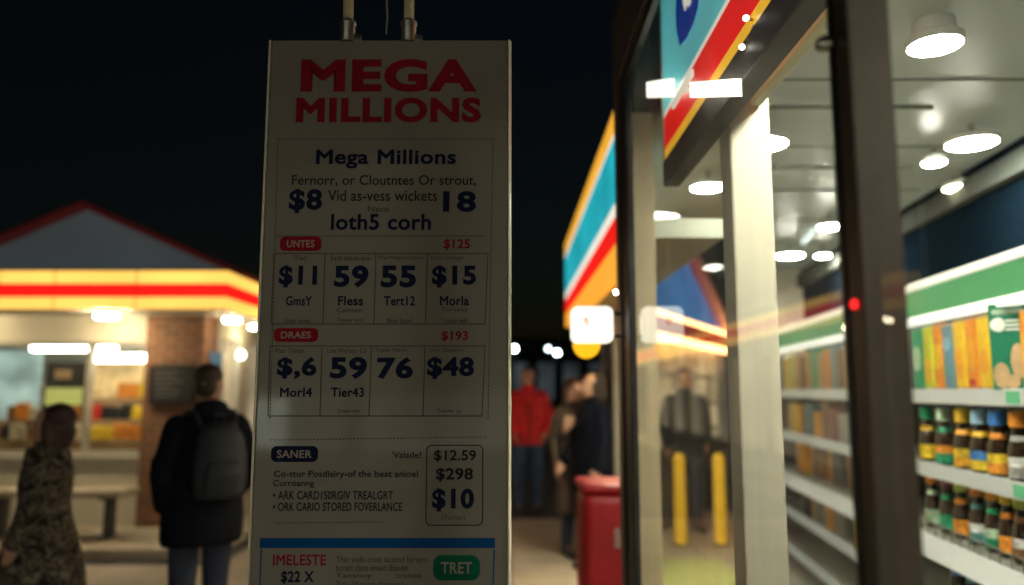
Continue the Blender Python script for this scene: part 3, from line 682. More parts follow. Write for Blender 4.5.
for k, z in enumerate(LV):
    b = B(); box(b, U0 + .03, U1 - .03, -.449, -.021, z - .03, z, .003); obj('shelf_board', b, shelfw, SH, world=False)
    b = B(); hgt = .068
    if k == 2:
        prism(b, [(U0, -.02, z - .09), (U0, .06, z - .12), (U0, .075, z - .115), (U0, -.018, z - .03)], (U1 - U0, 0, 0))
        g = B()
        for q in range(60):
            u = U0 + (U1 - U0) * q / 60; box(g, u, u + .006, -.012, -.006, z - .028, z + .028)
        box(g, U0, U1, -.0135, -.005, z + .029, z + .035)
        obj('wire_guard', g, mat('wire_grey', (.3, .3, .27), .4, .6), SH, world=False)
    else:
        box(b, U0, U1, -.02, 0, z - hgt, z + .006, .003)
    obj('price_rail', b, emat('rail_lit', (.9, .95, .82), .22, (.8, .8, .75), var=.1), SH, world=False)
greenh = emat('header_green', (.05, .30, .12), .42, (.05, .3, .1), var=.25, vscale=1.2)
b = B(); box(b, U0, U1, -.06, -.015, 1.945, 2.085, .003); obj('header', b, greenh, SH, world=False)
b = B(); box(b, U0, U1, -.065, 0, 2.087, 2.125, .004); obj('header_top_edge', b, emat('edge_lit', (1, .95, .8), .75), SH, world=False)
b = B(); box(b, U0, U1, -.065, 0, 1.903, 1.943, .004); obj('header_light_strip', b, emat('strip_lit', (1, .98, .86), 1.15), SH, world=False)
greentag = emat('tag_green', (.12, .55, .25), .35)
for px, z in ((1013, 1.55), (1013, 1.17)):
    u = su(px); b = B(); box(b, u - .05, u + .05, .001, .006, z - .055, z - .005); obj('price_tag', b, greentag, SH, world=False)
def at_shelf(u, v, z): return MS @ Vector((u, v, z))
# top row packs
COLR = {'lime yellow': (.55, .55, .04), 'orange': (.75, .26, .025), 'blue grey': (.12, .24, .3), 'yellow': (.8, .5, .03), 'green': (.01, .24, .12), 'white': (.75, .75, .68), 'grey': (.3, .3, .28),
        'brown': (.16, .07, .03), 'teal': (.1, .3, .3), 'pale green': (.4, .55, .38), 'pale blue': (.3, .5, .62), 'blue': (.04, .2, .55), 'maroon': (.14, .02, .04), 'lime': (.5, .62, .08), 'amber': (.8, .36, .03), 'dark grey': (.07, .07, .07), 'red': (.5, .03, .03), 'tan': (.5, .33, .17)}
def cm(n, rough=.4): return mat('c_' + n.replace(' ', '_'), COLR[n], rough, 0, .14, 25)
def pack(px0, px1, z0, h, col, label, name='snack_bag', group=None, band=None, v=-.03, box_=False, cat='snack bag'):
    ua, ub = su(px1), su(px0); w_ = (ub - ua) * .985; c = at_shelf((ua + ub) / 2, v - .05, z0 + .001)
    t = thing(name, label, cat, c, ANG, group)
    b = B()
    if box_: box(b, -w_ / 2, w_ / 2, -.05, .05, 0, h, .004)
    elif name == 'snack_bag': box(b, -w_ / 2, w_ / 2, -.05, .05, 0, h, min(.018, w_ * .3), seg=4)
    else:
        rows = [(0, .5, .035), (.02, .9, .042), (.1, 1, .05), (.5, .98, .052), (.85, .95, .045), (.95, .93, .02), (1, .95, .006)]
        n = 20; rr = []
        for f, sx, d in rows:
            rr.append([b.verts.new((w_ / 2 * sx * math.copysign(abs(math.cos(a)) ** .5, math.cos(a)), d * math.copysign(abs(math.sin(a)) ** .7, math.sin(a)), h * f)) for a in [2 * math.pi * k / n for k in range(n)]])
        for p_, q_ in zip(rr, rr[1:]):
            for k in range(n): b.faces.new((p_[k], p_[(k + 1) % n], q_[(k + 1) % n], q_[k]))
        b.faces.new(rr[0][::-1]); b.faces.new(rr[-1])
    obj('body', b, cm(col), t, world=False, smooth=40)
    if band:
        for (f0, f1, s, bc) in band:
            b = B(); pts = rrect(w_ * s, h * (f1 - f0), min(w_ * s, h * (f1 - f0)) * .45)
            prism(b, [(x_, .0522, h * (f0 + f1) / 2 + y_) for x_, y_ in pts], (0, -.002, 0)); obj('print', b, cm(bc), t, world=False)
    return t, w_
H1 = .335
pack(907, 919, 1.55, H1, 'green', 'green snack bag half hidden by the dark post, top shelf', band=[(.3, .7, .7, 'pale green')])
pack(919, 929, 1.55, H1, 'lime yellow', 'lime yellow snack bag at the left end beside the dark post, top shelf', band=[(.1, .5, .7, 'yellow')])
pack(929, 938, 1.55, H1, 'orange', 'narrow orange snack bag left of the blue grey one, top shelf', band=[(.3, .7, .7, 'yellow')])
pack(938, 949, 1.55, H1 * .97, 'blue grey', 'blue grey snack bag among yellow ones, top shelf', band=[(.2, .35, .7, 'teal'), (.6, .8, .6, 'pale blue')])
pack(949, 961, 1.55, H1, 'yellow', 'yellow snack bag right of the blue grey bag, top shelf', band=[(.15, .6, .6, 'amber')])
pack(961, 973, 1.55, H1, 'orange', 'wide orange snack bag between two yellow ones, top shelf', band=[(.25, .75, .6, 'amber'), (.05, .15, .5, 'red')])
pack(973, 986, 1.55, H1, 'yellow', 'yellow snack bag touching the green box, top shelf', band=[(.2, .55, .6, 'amber')])
gc = at_shelf(su(1000.5), -.06, 1.551); GA = R(137); w_ = .142
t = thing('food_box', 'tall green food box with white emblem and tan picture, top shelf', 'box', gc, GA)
b = B(); box(b, -w_ / 2, w_ / 2, -.02, .051, 0, .365, .003); obj('carton', b, emat('box_green_glow', (.01, .26, .14), .22, (.01, .24, .12)), t, world=False)  # carton brightened by a painted-in glow
def onface(name, mesh_pts_list, m, y=.0525):
    b = B()
    for pts in mesh_pts_list: prism(b, [(x_, y, z_) for x_, z_ in pts], (0, -.0015, 0))
    return obj(name, b, m, t, world=False)
wt = cm('white')
# local x on the face: +x is far (image left), so image-right is -x
onface('title_bar', [[(x_, .33 + z_) for x_, z_ in rrect(w_ * .8, .022, .008)]], cm('pale green'))
onface('emblem', [[(w_ * .22 + .035 * math.cos(a) * (1 if math.cos(a) > -.3 else .6), .275 + .03 * math.sin(a)) for a in [2 * math.pi * k / 20 for k in range(20)]]], wt)
onface('small_writing', [[(-w_ * .14 + x_, .29 - k * .018 + z_) for x_, z_ in rrect(w_ * .42, .009, .003)] for k in range(3)], wt)
onface('food_picture', [[(cx_ + rx * math.cos(a), cz + rz * math.sin(a)) for a in [2 * math.pi * k / 14 for k in range(14)]] for cx_, cz, rx, rz in ((w_ * .25, .06, w_ * .22, .055), (-w_ * .2, .12, w_ * .2, .075), (-w_ * .02, .035, w_ * .2, .03))], cm('tan'))
pack(1015, 1031, 1.55, H1 * .98, 'orange', 'orange bag at the right edge of the picture, beside the green box', band=[(.2, .7, .6, 'amber')])
# top row between column and post: thin cartons
cols = ['yellow', 'lime yellow', 'tan', 'brown', 'tan', 'green', 'tan', 'orange', 'blue grey', 'brown', 'tan', 'orange', 'pale blue', 'grey']
x = 781; k = 0
while x < 852:
    wd = 5.2 + (x - 781) * .03
    pack(x, x + wd, 1.55, .29 + .02 * ((k * 7) % 3), cols[k % len(cols)], 'thin upright carton in the row on the far top shelf left of the dark post', 'carton', 'cartons on the far top shelf', box_=True, cat='carton')
    x += wd; k += 1
# bottles
bodym = mat('bottle_dark', (.022, .011, .005), .1, 0, .3, 20, spec=.6)
mesh_cache = {}
def bottle(px, z, cap, lab, label, lab2=None, s=1.0, v=-.055, group=None):
    c = at_shelf(su(px), v, z + .001)
    t = thing('bottle', label, 'bottle', c, random.uniform(0, 6), group)
    b = B(); lathe(b, [(.035 * s, 0), (.040 * s, .006), (.041 * s, .02), (.041 * s, .118), (.0385 * s, .14), (.029 * s, .172), (.0225 * s, .2), (.0215 * s, .232)], 24); obj('glass_body', b, bodym, t, world=False, smooth=50)
    b = B(); lathe(b, [(.027 * s, .222), (.030 * s, .225), (.0295 * s, .278), (.026 * s, .287), (.001, .289)], 20); obj('cap', b, cm(cap, .35), t, world=False, smooth=40)
    def band(n, z0, z1, c_):
        b = B(); lathe(b, [(.0412 * s, z0), (.0421 * s, z0 + .001), (.0421 * s, z1 - .001), (.0412 * s, z1)], 24); obj(n, b, mat('l_' + c_.replace(' ', '_'), COLR[c_], .5, 0, .45, 38, detail=2), t, world=False, smooth=40)
    if lab2: band('label', .06, .1, lab); band('lower_label', .014, .0595, lab2)
    else: band('label', .018, .092, lab)
    b = B(); lathe(b, [(.0322 * s, .165), (.0326 * s, .166), (.0262 * s, .188), (.0256 * s, .189)], 20); obj('neck_label', b, cm(lab2 or lab, .5), t, world=False, smooth=40)
R2 = [(914, 'green', 'yellow', None, 'bottle with green cap half hidden by the dark post, upper row'), (930, 'pale green', 'orange', 'green', 'bottle with pale green cap next to the dark post, upper bottle row'), (948, 'yellow', 'yellow', 'amber', 'bottle with yellow cap and yellow label, upper bottle row'),
      (964, 'pale blue', 'blue', 'yellow', 'bottle with pale blue cap and blue over yellow label, upper row'), (981, 'blue', 'yellow', 'orange', 'bottle with bright blue cap and yellow orange label, upper row'),
      (1001, 'orange', 'white', 'grey', 'bottle with orange cap and white grey label, upper bottle row'), (1019, 'brown', 'dark grey', None, 'bottle with brown cap and dark label at the right edge, upper row')]
R3 = [(915, 'orange', 'pale green', None, 'bottle with orange cap half hidden by the dark post, lower row'), (929, 'maroon', 'green', None, 'bottle with maroon cap and green label next to the post, lower row'), (942, 'lime', 'orange', None, 'bottle with lime cap and orange label, lower bottle row'),
      (957, 'orange', 'white', 'teal', 'bottle with orange cap and white teal label, lower bottle row'), (972, 'amber', 'pale green', 'green', 'bottle with amber cap and green label, lower bottle row'),
      (985, 'yellow', 'orange', None, 'bottle with yellow cap and orange label, lower bottle row'), (998, 'lime', 'white', 'brown', 'bottle with lime cap and white brown label, lower bottle row'),
      (1014, 'orange', 'orange', None, 'bottle with orange cap and orange label at the right, lower row'), (1034, 'amber', 'orange', None, 'bottle cut by the right edge, lower row')]
for px, c, l1, l2, lab in R2: bottle(px, 1.17, c, l1, lab, l2, 1.1)
for px, c, l1, l2, lab in R3: bottle(px, .835, c, l1, lab, l2, 1.0)
for px, c, l1 in ((934, 'blue', 'blue'), (948, 'green', 'teal'), (963, 'blue', 'dark grey'), (980, 'pale blue', 'blue'), (1000, 'green', 'green')):
    bottle(px, .48, c, l1, f'bottle with {c} cap and {l1} label on the bottom row', None, 1.0)
for px in (922, 939, 956, 972, 991, 1010):
    bottle(px, 1.17, random.choice(['yellow', 'orange', 'pale blue', 'lime']), random.choice(['grey', 'amber', 'green']), 'dark bottle in the second rank behind the front bottles', None, 1.0, -.2, 'bottles in the second rank')
    bottle(px + 3, .835, random.choice(['yellow', 'orange', 'amber', 'lime']), random.choice(['grey', 'amber', 'green']), 'dark bottle in the second rank behind the front bottles', None, 1.0, -.2, 'bottles in the second rank')
# far section between column and post: dark magazine packs and yellow bags
for k, (px, z, c) in enumerate(((784, 1.17, 'yellow'), (790, .835, 'amber'), (838, .835, 'brown'), (842, .48, 'yellow'))):
    pack(px, px + 9, z, .26, c, ('yellow bag low beside the cream column', 'amber bag under the yellow one beside the cream column', 'brown bag near the dark post on the far lower shelf', 'bright yellow bag low at the left side of the dark post')[k])
random.seed(21)
for z in (1.17, .835, .48):
    x = 791.0
    while x < (838 if z > 1 else 836):
        wd = 5.5 + (x - 781) * .04 + random.uniform(-.5, 2)
        if not (z == .835 and x + wd > 836):
            pack(x, x + wd, z, random.uniform(.2, .29), random.choice(['brown', 'dark grey', 'tan', 'brown', 'orange', 'grey', 'dark grey', 'maroon', 'blue grey', 'amber']), 'muted upright carton in the rows below the far top shelf', 'carton', 'muted cartons on the far lower shelves', box_=True, cat='carton', v=-.03 - random.uniform(0, .05))
        x += wd + random.uniform(0, 1.2)
# floor mat inside the entrance
b = B(); box(b, 1.05, 1.9, 5.0, 7.3, .006, .016, .003); o = obj('floor_mat', b, mat('mat_yellow_green', (.52, .55, .2), .9, 0, .12, 8, .3, 150)); tag(o, 'pale yellow green mat on the ground in front of the bollards', 'mat')
# bollards
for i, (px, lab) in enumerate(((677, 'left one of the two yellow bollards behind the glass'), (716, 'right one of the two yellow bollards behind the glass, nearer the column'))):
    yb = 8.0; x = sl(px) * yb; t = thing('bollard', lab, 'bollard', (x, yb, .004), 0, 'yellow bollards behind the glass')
    b = B(); lathe(b, [(.057, .02), (.057, .84), (.053, .875), (.038, .9), (.015, .912), (.001, .914)], 24, (x, yb, 0)); obj('post', b, emat('bollard_yellow_glow', (.85, .42, .004), .75, (1, .7, .05)), t, smooth=50)  # bollards brightened by a glow put into the yellow
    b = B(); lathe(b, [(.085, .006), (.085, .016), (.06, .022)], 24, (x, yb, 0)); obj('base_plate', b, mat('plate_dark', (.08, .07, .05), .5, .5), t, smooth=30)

# recess canopy and outdoor fascia
CA = thing('canopy_fascia', 'long canopy edge with lit yellow, turquoise, white, red and orange stripes', 'canopy', (.6, 7, 2.3))
QX = .6; QY0, QY1 = 4.0, QX / sl(566)
hz = [EYE + h for h in (.70, .84, .86, 1.0, 1.08, 1.47, 1.50, 1.64)]
for k, (i0, i1, m, n) in enumerate(((0, 1, emat('fascia_orange', (1, .42, .04), 1.0), 'orange_stripe'), (1, 3, sred, 'red_stripe'), (3, 4, swht, 'white_stripe'), (4, 5, cyan2, 'turquoise_stripe'), (5, 6, swht, 'white_stripe'), (6, 7, emat('fascia_amber', (1, .48, .04), .9), 'yellow_stripe'))):
    b = B(); box(b, QX, QX + .1, QY0, QY1, hz[i0] + .0005, hz[i1]); obj(n, b, m, CA)
b = B(); box(b, QX - .006, QX + .106, QY0 - .03, QY0 - .001, hz[0], hz[-1]); obj('end_cap', b, bronze, CA)
b = B(); box(b, QX + .101, 1.12, QY0, QY1, hz[0] + .1, hz[0] + .2); prism(b, [(QX + .11, YC + .01, CEIL + .006), (1.15, YC + .01, CEIL + .006), (2.12, 6.6, CEIL + .006), (QX + .11, 6.6, CEIL + .006)], (0, 0, .1)); obj('soffit', b, ceilpaint, CA)
b = B(); box(b, .98, 1.1, QY1 - .2, QY1 - .08, .004, hz[0] + .1, .004); obj('support_post', b, blackmetal, CA)

t = thing('added_canopy_lamp', 'unseen round lamp added behind the shop corner post to light the people under the striped canopy', 'lamp', (.86, 5.75, hz[0] + .1))  # added out of sight to light ground and people below
c = Vector((.86, 5.75, hz[0] + .03)); b = B(); lathe(b, [(.08, .002), (.09, .012), (.09, .06), (.08, .069)], 24, c); obj('drum', b, whitepaint, t, smooth=40)
b = B(); lathe(b, [(.001, -.006), (.06, -.005), (.08, .001)], 24, c); obj('diffuser', b, emat('added_lamp_light', (1, .88, .62), 760), t, smooth=40)
# blade sign on the corner post
by = 3.45
x0, x1 = sl(571.5) * by, sl(613.5) * by; z0, z1 = P(592, 343, by).z, P(592, 307, by).z
t = thing('blade_sign', 'small glowing white sign with yellow lamp under it on the shop corner post', 'sign', ((x0 + x1) / 2, by, z0))
b = B(); prism(b, [((x0 + x1) / 2 + u, by - .03, (z0 + z1) / 2 + v) for u, v in rrect(x1 - x0, z1 - z0, .03)], (0, .06, 0)); obj('light_box', b, emat('blade_white', (1, .97, .82), 1.25), t)
b = B(); c = P(585, 322, by - .032)
for k in range(5):
    a0 = R(-60 + k * 50); a1 = R(-10 + k * 50)
    tube(b, (c.x + .012 * math.cos(a0) + k * .002, by - .032, c.z + .018 * math.sin(a0)), (c.x + .012 * math.cos(a1) + k * .002, by - .032, c.z + .018 * math.sin(a1)), .0035, n=8)
obj('mark', b, emat('mark_red', (1, .10, .04), .7), t)
b = B(); cxx = P(586.5, 343, by).x; rr_ = (600 - 573) / 2 / FPX * by
prism(b, [(cxx + rr_ * math.cos(R(-180 + 180 * k / 14)) * 1.0, by - .025, z0 - .003 + .066 * (math.sin(R(-180 + 180 * k / 14)) if True else 0)) for k in range(15)], (0, .05, 0)); obj('yellow_lamp', b, emat('blade_yellow', (1, .50, .01), 1.1), t)
b = B(); tube(b, (x1 - .002, by, z1 - .03), (.498, by, z1 - .03), .008, n=10); tube(b, (x1 - .002, by, z0 + .03), (.498, by, z0 + .03), .008, n=10); obj('bracket', b, blackmetal, t)

# red bin
yb = 4.6; x0, x1 = sl(580) * yb, sl(640) * yb; zt = P(600, 484, yb).z
t = thing('litter_bin', 'red litter bin standing against the corner of the glass shop', 'bin', ((x0 + x1) / 2, yb + .2, 0))
redp = mat('bin_red', (.36, .005, .010), .45, 0, .2, 4)
b = B(); box(b, x0, x1, yb, yb + .42, .05, zt - .05, .07, seg=5); obj('body', b, redp, t, smooth=40)
b = B(); box(b, x0 - .004, x1 + .01, yb - .01, yb + .43, zt - .06, zt, .028, seg=4); obj('lid', b, redp, t, smooth=40)
b = B(); box(b, x1 + .011, x1 + .016, yb + .08, yb + .34, zt - .2, zt - .08, .002); obj('opening', b, blackmetal, t)
b = B(); box(b, x0 + .19, x0 + .3, yb - .005, yb - .001, zt - .36, zt - .25); obj('sticker', b, mat('sticker_white', (.35, .25, .22), .6, 0, .5, 40), t)
b = B(); box(b, x0 + .02, x1 - .02, yb + .02, yb + .4, .004, .049); obj('plinth', b, blackmetal, t)

# ------------------------------------------------------------------ made-up kiosk with blue gable, in place of a reflection in the glass
K0 = Vector((1.17, 7.5, 0)); K1 = Vector((3.35, 11.85, 0)); kd = (K1 - K0); kl = kd.length; ka = math.atan2(kd.y, kd.x)
K = thing('kiosk', 'made-up small kiosk with glowing blue gable and orange eaves, standing in for a reflection in the glass', 'building', K0, ka)
b = B(); box(b, 0, kl, .1, .2, 0, .9); box(b, 0, .5, .1, .2, .9, 2.3); box(b, kl - .4, kl, .1, .2, .9, 2.3); box(b, 0, kl, .1, .2, 2.3, 2.36); obj('wall', b, mat('kiosk_wall', (.3, .27, .2), .7, 0, .15, 3), K, world=False)
b = B(); box(b, .5, kl - .4, .14, .16, .9, 2.3); w1 = obj('window', b, emat('kiosk_window', (.9, .68, .36), .55, var=.6, vscale=2.4), K, world=False)
b = B()
for u in (1.0, 1.9, 2.8, 3.7): box(b, u, u + .05, .07, .13, .9, 2.3)
for z in (1.0, 1.35, 1.7): box(b, .5, kl - .4, .06, .099, z, z + .05)
obj('window_frame', b, whitepaint, w1, world=False)
b = B(); box(b, -.05, kl + .05, -.02, .09, 2.36, 2.41); box(b, -.05, kl + .05, -.02, .09, 2.11, 2.17); obj('eaves_light', b, emat('kiosk_hot', (1, .5, .2), 8), K, world=False)
b = B(); box(b, -.05, kl + .05, -.015, .085, 2.171, 2.359); obj('eaves_band', b, emat('kiosk_band', (.8, .06, .02), .35), K, world=False)
b = B(); prism(b, [(0, .1, 2.42), (kl, .1, 2.42), (kl * .45, .1, 3.42)], (0, .1, 0)); obj('gable', b, emat('kiosk_blue_glow', (.03, .17, .45), 1.1, var=.3), K, world=False)  # gable brightness painted in as glow
for ue in (0, kl):
    b = B(); prism(b, [(kl * .45, -.05, 3.43), (ue, -.05, 2.43), (ue, -.05, 2.52), (kl * .45, -.05, 3.52)], (0, .3, 0)); obj('roof_edge', b, emat('kiosk_trim_glow', (.4, .04, .02), .25), K, world=False)  # trim glows too, without any lamp

# ------------------------------------------------------------------ far background
b = B()
hb = thing('distant_building', 'long dark building with dim bluish windows across the car park', 'building', (2, 60, 0))
box(b, -35, 35, 60, 62, 0, 5.6); obj('wall', b, mat('far_wall', (.10, .12, .14), .8, 0, .3, .4), hb)
for x in range(-6, 14, 2):
    b = B(); box(b, x, x + 1.2, 59.9, 59.95, .8, 3.6); obj('window', b, emat('far_window', (.45, .55, .6), .075, var=.7, vscale=.5), hb)
OB = thing('opposite_shop', 'unseen shop across the pavement behind the viewer, lighting the sign board and mirrored faintly in it', 'building', (-3, -8.2, 0))
b = B(); box(b, -10, 5, -8.4, -8.1, 0, .62); box(b, -10, 5, -8.4, -8.1, 1.48, 4); 
for x in (-10, -7.4, -4.4, -2.6, .2, 2.6, 4.6): box(b, x, x + .35, -8.4, -8.1, .621, 1.479)
obj('wall', b, mat('opposite_wall', (.2, .18, .15), .8), OB)
b = B(); poly(b, [(-9.9, -8.2, .62), (-9.9, -8.2, 1.48), (4.9, -8.2, 1.48), (4.9, -8.2, .62)]); wo = obj('window', b, emat('opposite_window', (1, .94, .80), 3.3, var=.6, vscale=1.1), OB)  # long bright row also lights board and people from the unseen side
b = B()
for x in (-8.7, -6, -3.4, -1.2, 1.4, 3.6): box(b, x, x + .06, -8.19, -8.12, .621, 1.479)
obj('window_frame', b, blackmetal, wo)
b = B(); poly(b, [(-4.02, -8.15, .7), (-4.02, -8.15, 1.42), (-3.46, -8.15, 1.42), (-3.46, -8.15, .7)]); obj('bright_pane', b, emat('opposite_bright', (.9, 1, .85), 20, var=.6, vscale=3), OB)
# hedge
hd = B(); random.seed(5)
for k in range(5200):
    x = random.uniform(-3, 12); y = random.uniform(24, 25.2); z = .05 + 1.0 * random.random() ** .7 * (1 + .12 * math.sin(x * 2.1) + .1 * math.sin(x * 5))
    a = Vector((random.gauss(0, 1), random.gauss(0, 1), random.gauss(0, 1))).normalized(); c = a.orthogonal().normalized(); d = a.cross(c)
    s = random.uniform(.05, .11); p = Vector((x, y, z))
    hd.faces.new([hd.verts.new(p + c * s), hd.verts.new(p + d * s * .5), hd.verts.new(p - c * s), hd.verts.new(p - d * s * .5)])
o = obj('hedge', hd, mat('hedge_leaf', (.045, .075, .03), .7, 0, .4, 3)); tag(o, 'low clipped dark green hedge across the car park', 'hedge')
for i, (px, py, Y, st, lab) in enumerate(((514, 349, 38, 70, 'street lamp with bright bluish white head beside the lottery board'), (548, 349, 46, 14, 'dimmer street lamp left of the pair in the car park'), (557, 353, 42, 40, 'brighter street lamp right of the pair in the car park'))):
    q = P(px, py, Y); t = thing('street_lamp', lab, 'street lamp', (q.x, Y, 0), 0, 'street lamps across the car park')
    b = B(); tube(b, (q.x, Y, 0), (q.x, Y, q.z + .2), .06, .045, 10); obj('pole', b, blackmetal, t)
    b = B(); lathe(b, [(.001, -.1), (.07, -.08), (.1, 0), (.07, .08), (.001, .1)], 14, q + Vector((0, -.25, 0))); obj('lamp_head', b, emat('street_white_%d' % i, (.75, .95, 1), st), t)
    b = B(); tube(b, (q.x, Y, q.z + .15), (q.x, Y - .3, q.z + .15), .03, n=8); obj('arm', b, blackmetal, t)

# ------------------------------------------------------------------ people
def sph(bm, c, r, sc=(1, 1, 1)):
    t = bmesh.new(); bmesh.ops.create_icosphere(t, subdivisions=2, radius=r)
    return merge(bm, t, Matrix.Translation(Vector(c)) @ Matrix.Diagonal((*sc, 1)))
def chain(bm, pts, rad):
    for p, r in zip(pts, rad): sph(bm, p, r)
    for (a, ra), (c, rc) in zip(zip(pts, rad), list(zip(pts, rad))[1:]): tube(bm, a, c, ra, rc, 14)
def loft(bm, rings, n=22):
    """rings of (z, rx, ry, cx, cy)"""
    t = bmesh.new(); rr = []
    for z, rx, ry, cx, cy in rings:
        rr.append([t.verts.new((cx + rx * math.cos(2 * math.pi * k / n), cy + ry * math.sin(2 * math.pi * k / n), z)) for k in range(n)])
    for p, q in zip(rr, rr[1:]):
        for k in range(n): t.faces.new((p[k], p[(k + 1) % n], q[(k + 1) % n], q[k]))
    t.faces.new(rr[0][::-1]); t.faces.new(rr[-1])
    return merge(bm, t)
def vox(bm, size, it=3):
    me = bpy.data.meshes.new('v'); bmesh.ops.recalc_face_normals(bm, faces=bm.faces); bm.to_mesh(me); bm.free()
    o = bpy.data.objects.new('v', me); COL.objects.link(o)
    m = o.modifiers.new('r', 'REMESH'); m.mode = 'VOXEL'; m.voxel_size = size
    s = o.modifiers.new('s', 'SMOOTH'); s.iterations = it; s.factor = .5
    dg = bpy.context.evaluated_depsgraph_get(); out = bpy.data.meshes.new_from_object(o.evaluated_get(dg))
    bpy.data.objects.remove(o); bpy.data.meshes.remove(me); return out
skin = mat('skin', (.50, .29, .19), .5, 0, .1, 12)
denim = mat('denim', (.018, .027, .052), .8, 0, .25, 14, .2, 200)
shoem = mat('shoe_dark', (.025, .022, .02), .5, 0, .2, 10)
soles = mat('hair_dark', (.022, .014, .010), .55, 0, .35, 30, .4, 90)
hairbr = mat('hair_brown', (.07, .032, .018), .55, 0, .35, 30, .4, 90)
def hand(bm, w_, d, side, curl=.35):
    """relaxed hand: w_ wrist, d forearm direction, side +1/-1: thumb in front"""
    d = Vector(d).normalized(); f = Vector((0, -1, 0)); f = (f - d * f.dot(d)).normalized(); n = Vector((-side, 0, 0)); n = (n - d * n.dot(d) - f * n.dot(f)).normalized()
    k0 = Vector(w_) + d * .085
    for j in (-1, 0, 1): chain(bm, [Vector(w_) + f * .014 * j, k0 + f * .024 * j], [.017, .015])
    for j, ln in zip((1.45, .5, -.45, -1.35), (.068, .078, .072, .056)):
        a = k0 + f * .02 * j; e1 = a + (d + n * curl * .6).normalized() * ln * .55; e2 = e1 + (d + n * curl * 1.8).normalized() * ln * .45
        chain(bm, [a, e1, e2], [.0095, .0085, .007])
    a = Vector(w_) + d * .025 + f * .02; e1 = a + (d * .6 + f * .7 + n * .3).normalized() * .04; e2 = e1 + (d + f * .2 + n * .3).normalized() * .032
    chain(bm, [a, e1, e2], [.013, .011, .009])
def person(label, h, loc, heading, top, topm, hairm, hair='short', legm=denim, arms=None, stance=.1, step=0., puff=1., head_turn=0., hood=False, vs=.011, slim=1., group=None, hairvol=1.):
    s = h / 1.75
    t = thing('person', label, 'person', loc, heading, group)
    S = Matrix.Diagonal((s, s, s, 1))
    arms = arms or {-1: 'down', 1: 'down'}
    A = {'down': ((.235, .02, 1.14), (.25, -.06, .9)), 'pocket': ((.255, .07, 1.14), (.19, -.1, .95)), 'front': ((.24, -.02, 1.15), (.17, -.26, 1.06)), 'back': ((.23, .1, 1.15), (.24, .12, .9)), 'forward': ((.22, -.05, 1.13), (.2, -.2, .93))}
    def fin(name, bm, m, size, it, par):
        me = vox(bm, size, it); me.transform(S); return obj(name, me, m, par, world=False, smooth=180)
    legs = {}
    for sd in (-1, 1):
        yy = step * sd
        legs[sd] = [(sd * .09, 0, .9), (sd * stance * .95, -.02 - yy * .55, .5), (sd * stance, .02 - yy, .09)]
    # body
    b = B()
    loft(b, [(.84, .13, .09, 0, 0), (.95, .15, .10, 0, 0), (1.08, .125, .088, 0, 0), (1.25, .15, .10, 0, 0), (1.36, .16, .095, 0, 0), (1.43, .12, .075, 0, .01), (1.47, .06, .055, 0, .01)])
    chain(b, [(0, .01, 1.44), (0, -.008, 1.54)], [.056, .053])
    for sd in (-1, 1):
        L_ = legs[sd]; chain(b, L_, [.075, .05, .034]); chain(b, [L_[2], (L_[2][0] + sd * .015, L_[2][1] - .13, .035)], [.034, .026])
        e, w_ = A[arms[sd]]; e = Vector((e[0] * sd, e[1], e[2])); w_ = Vector((w_[0] * sd, w_[1], w_[2])); sh = Vector((sd * .175, .01, 1.405))
        chain(b, [sh, e, w_], [.05, .038, .026]); hand(b, w_, w_ - e, sd)
    hb_ = B()
    loft(hb_, [(1.515, .025, .03, 0, -.055), (1.53, .045, .055, 0, -.035), (1.565, .06, .08, 0, -.012), (1.61, .07, .092, 0, 0), (1.66, .073, .097, 0, .004), (1.70, .066, .085, 0, .006), (1.735, .038, .05, 0, .008), (1.748, .012, .015, 0, .008)])
    chain(hb_, [(0, -.095, 1.645), (0, -.113, 1.605)], [.008, .013]); sph(hb_, (0, -.09, 1.655), .02, (2.2, .7, .5)); sph(hb_, (0, -.085, 1.575), .014, (1.7, .8, .6)); sph(hb_, (0, -.078, 1.53), .022)
    for sd in (-1, 1): sph(hb_, (sd * .073, .005, 1.625), .022, (.4, .75, 1.3))
    T = Matrix.Rotation(head_turn, 4, 'Z'); bmesh.ops.transform(hb_, matrix=T, verts=hb_.verts)
    merge(b, hb_)
    body = fin('body', b, skin, .0075, 2, t)
    for sd in (-1, 1):
        b = B(); sph(b, T @ Vector((sd * .03, -.086, 1.635)), .010, (1.3, .6, .7)); bmesh.ops.transform(b, matrix=S, verts=b.verts); obj('eye', b, shoem, body, world=False, smooth=180)
    # trousers
    b = B()
    loft(b, [(.78, .15, .105, 0, 0), (.88, .172, .118, 0, 0), (.98, .165, .112, 0, 0), (1.05, .145, .1, 0, 0)])
    for sd in (-1, 1):
        L_ = legs[sd]; chain(b, [L_[0], L_[1], (L_[2][0], L_[2][1], .11)], [.098, .072, .058])
    fin('trousers', b, legm, .012, 3, t)
    for sd in (-1, 1):
        b = B(); L_ = legs[sd]; x, y = L_[2][0], L_[2][1]
        chain(b, [(x, y + .03, .055), (x + sd * .006, y - .06, .045), (x + sd * .015, y - .15, .036)], [.05, .046, .036]); chain(b, [(x, y + .01, .06), (x, y, .11)], [.048, .046])
        for v in b.verts: v.co.z = max(v.co.z, .004)
        fin('shoe', b, shoem, .010, 2, t)
    # upper clothing
    p = puff; b = B()
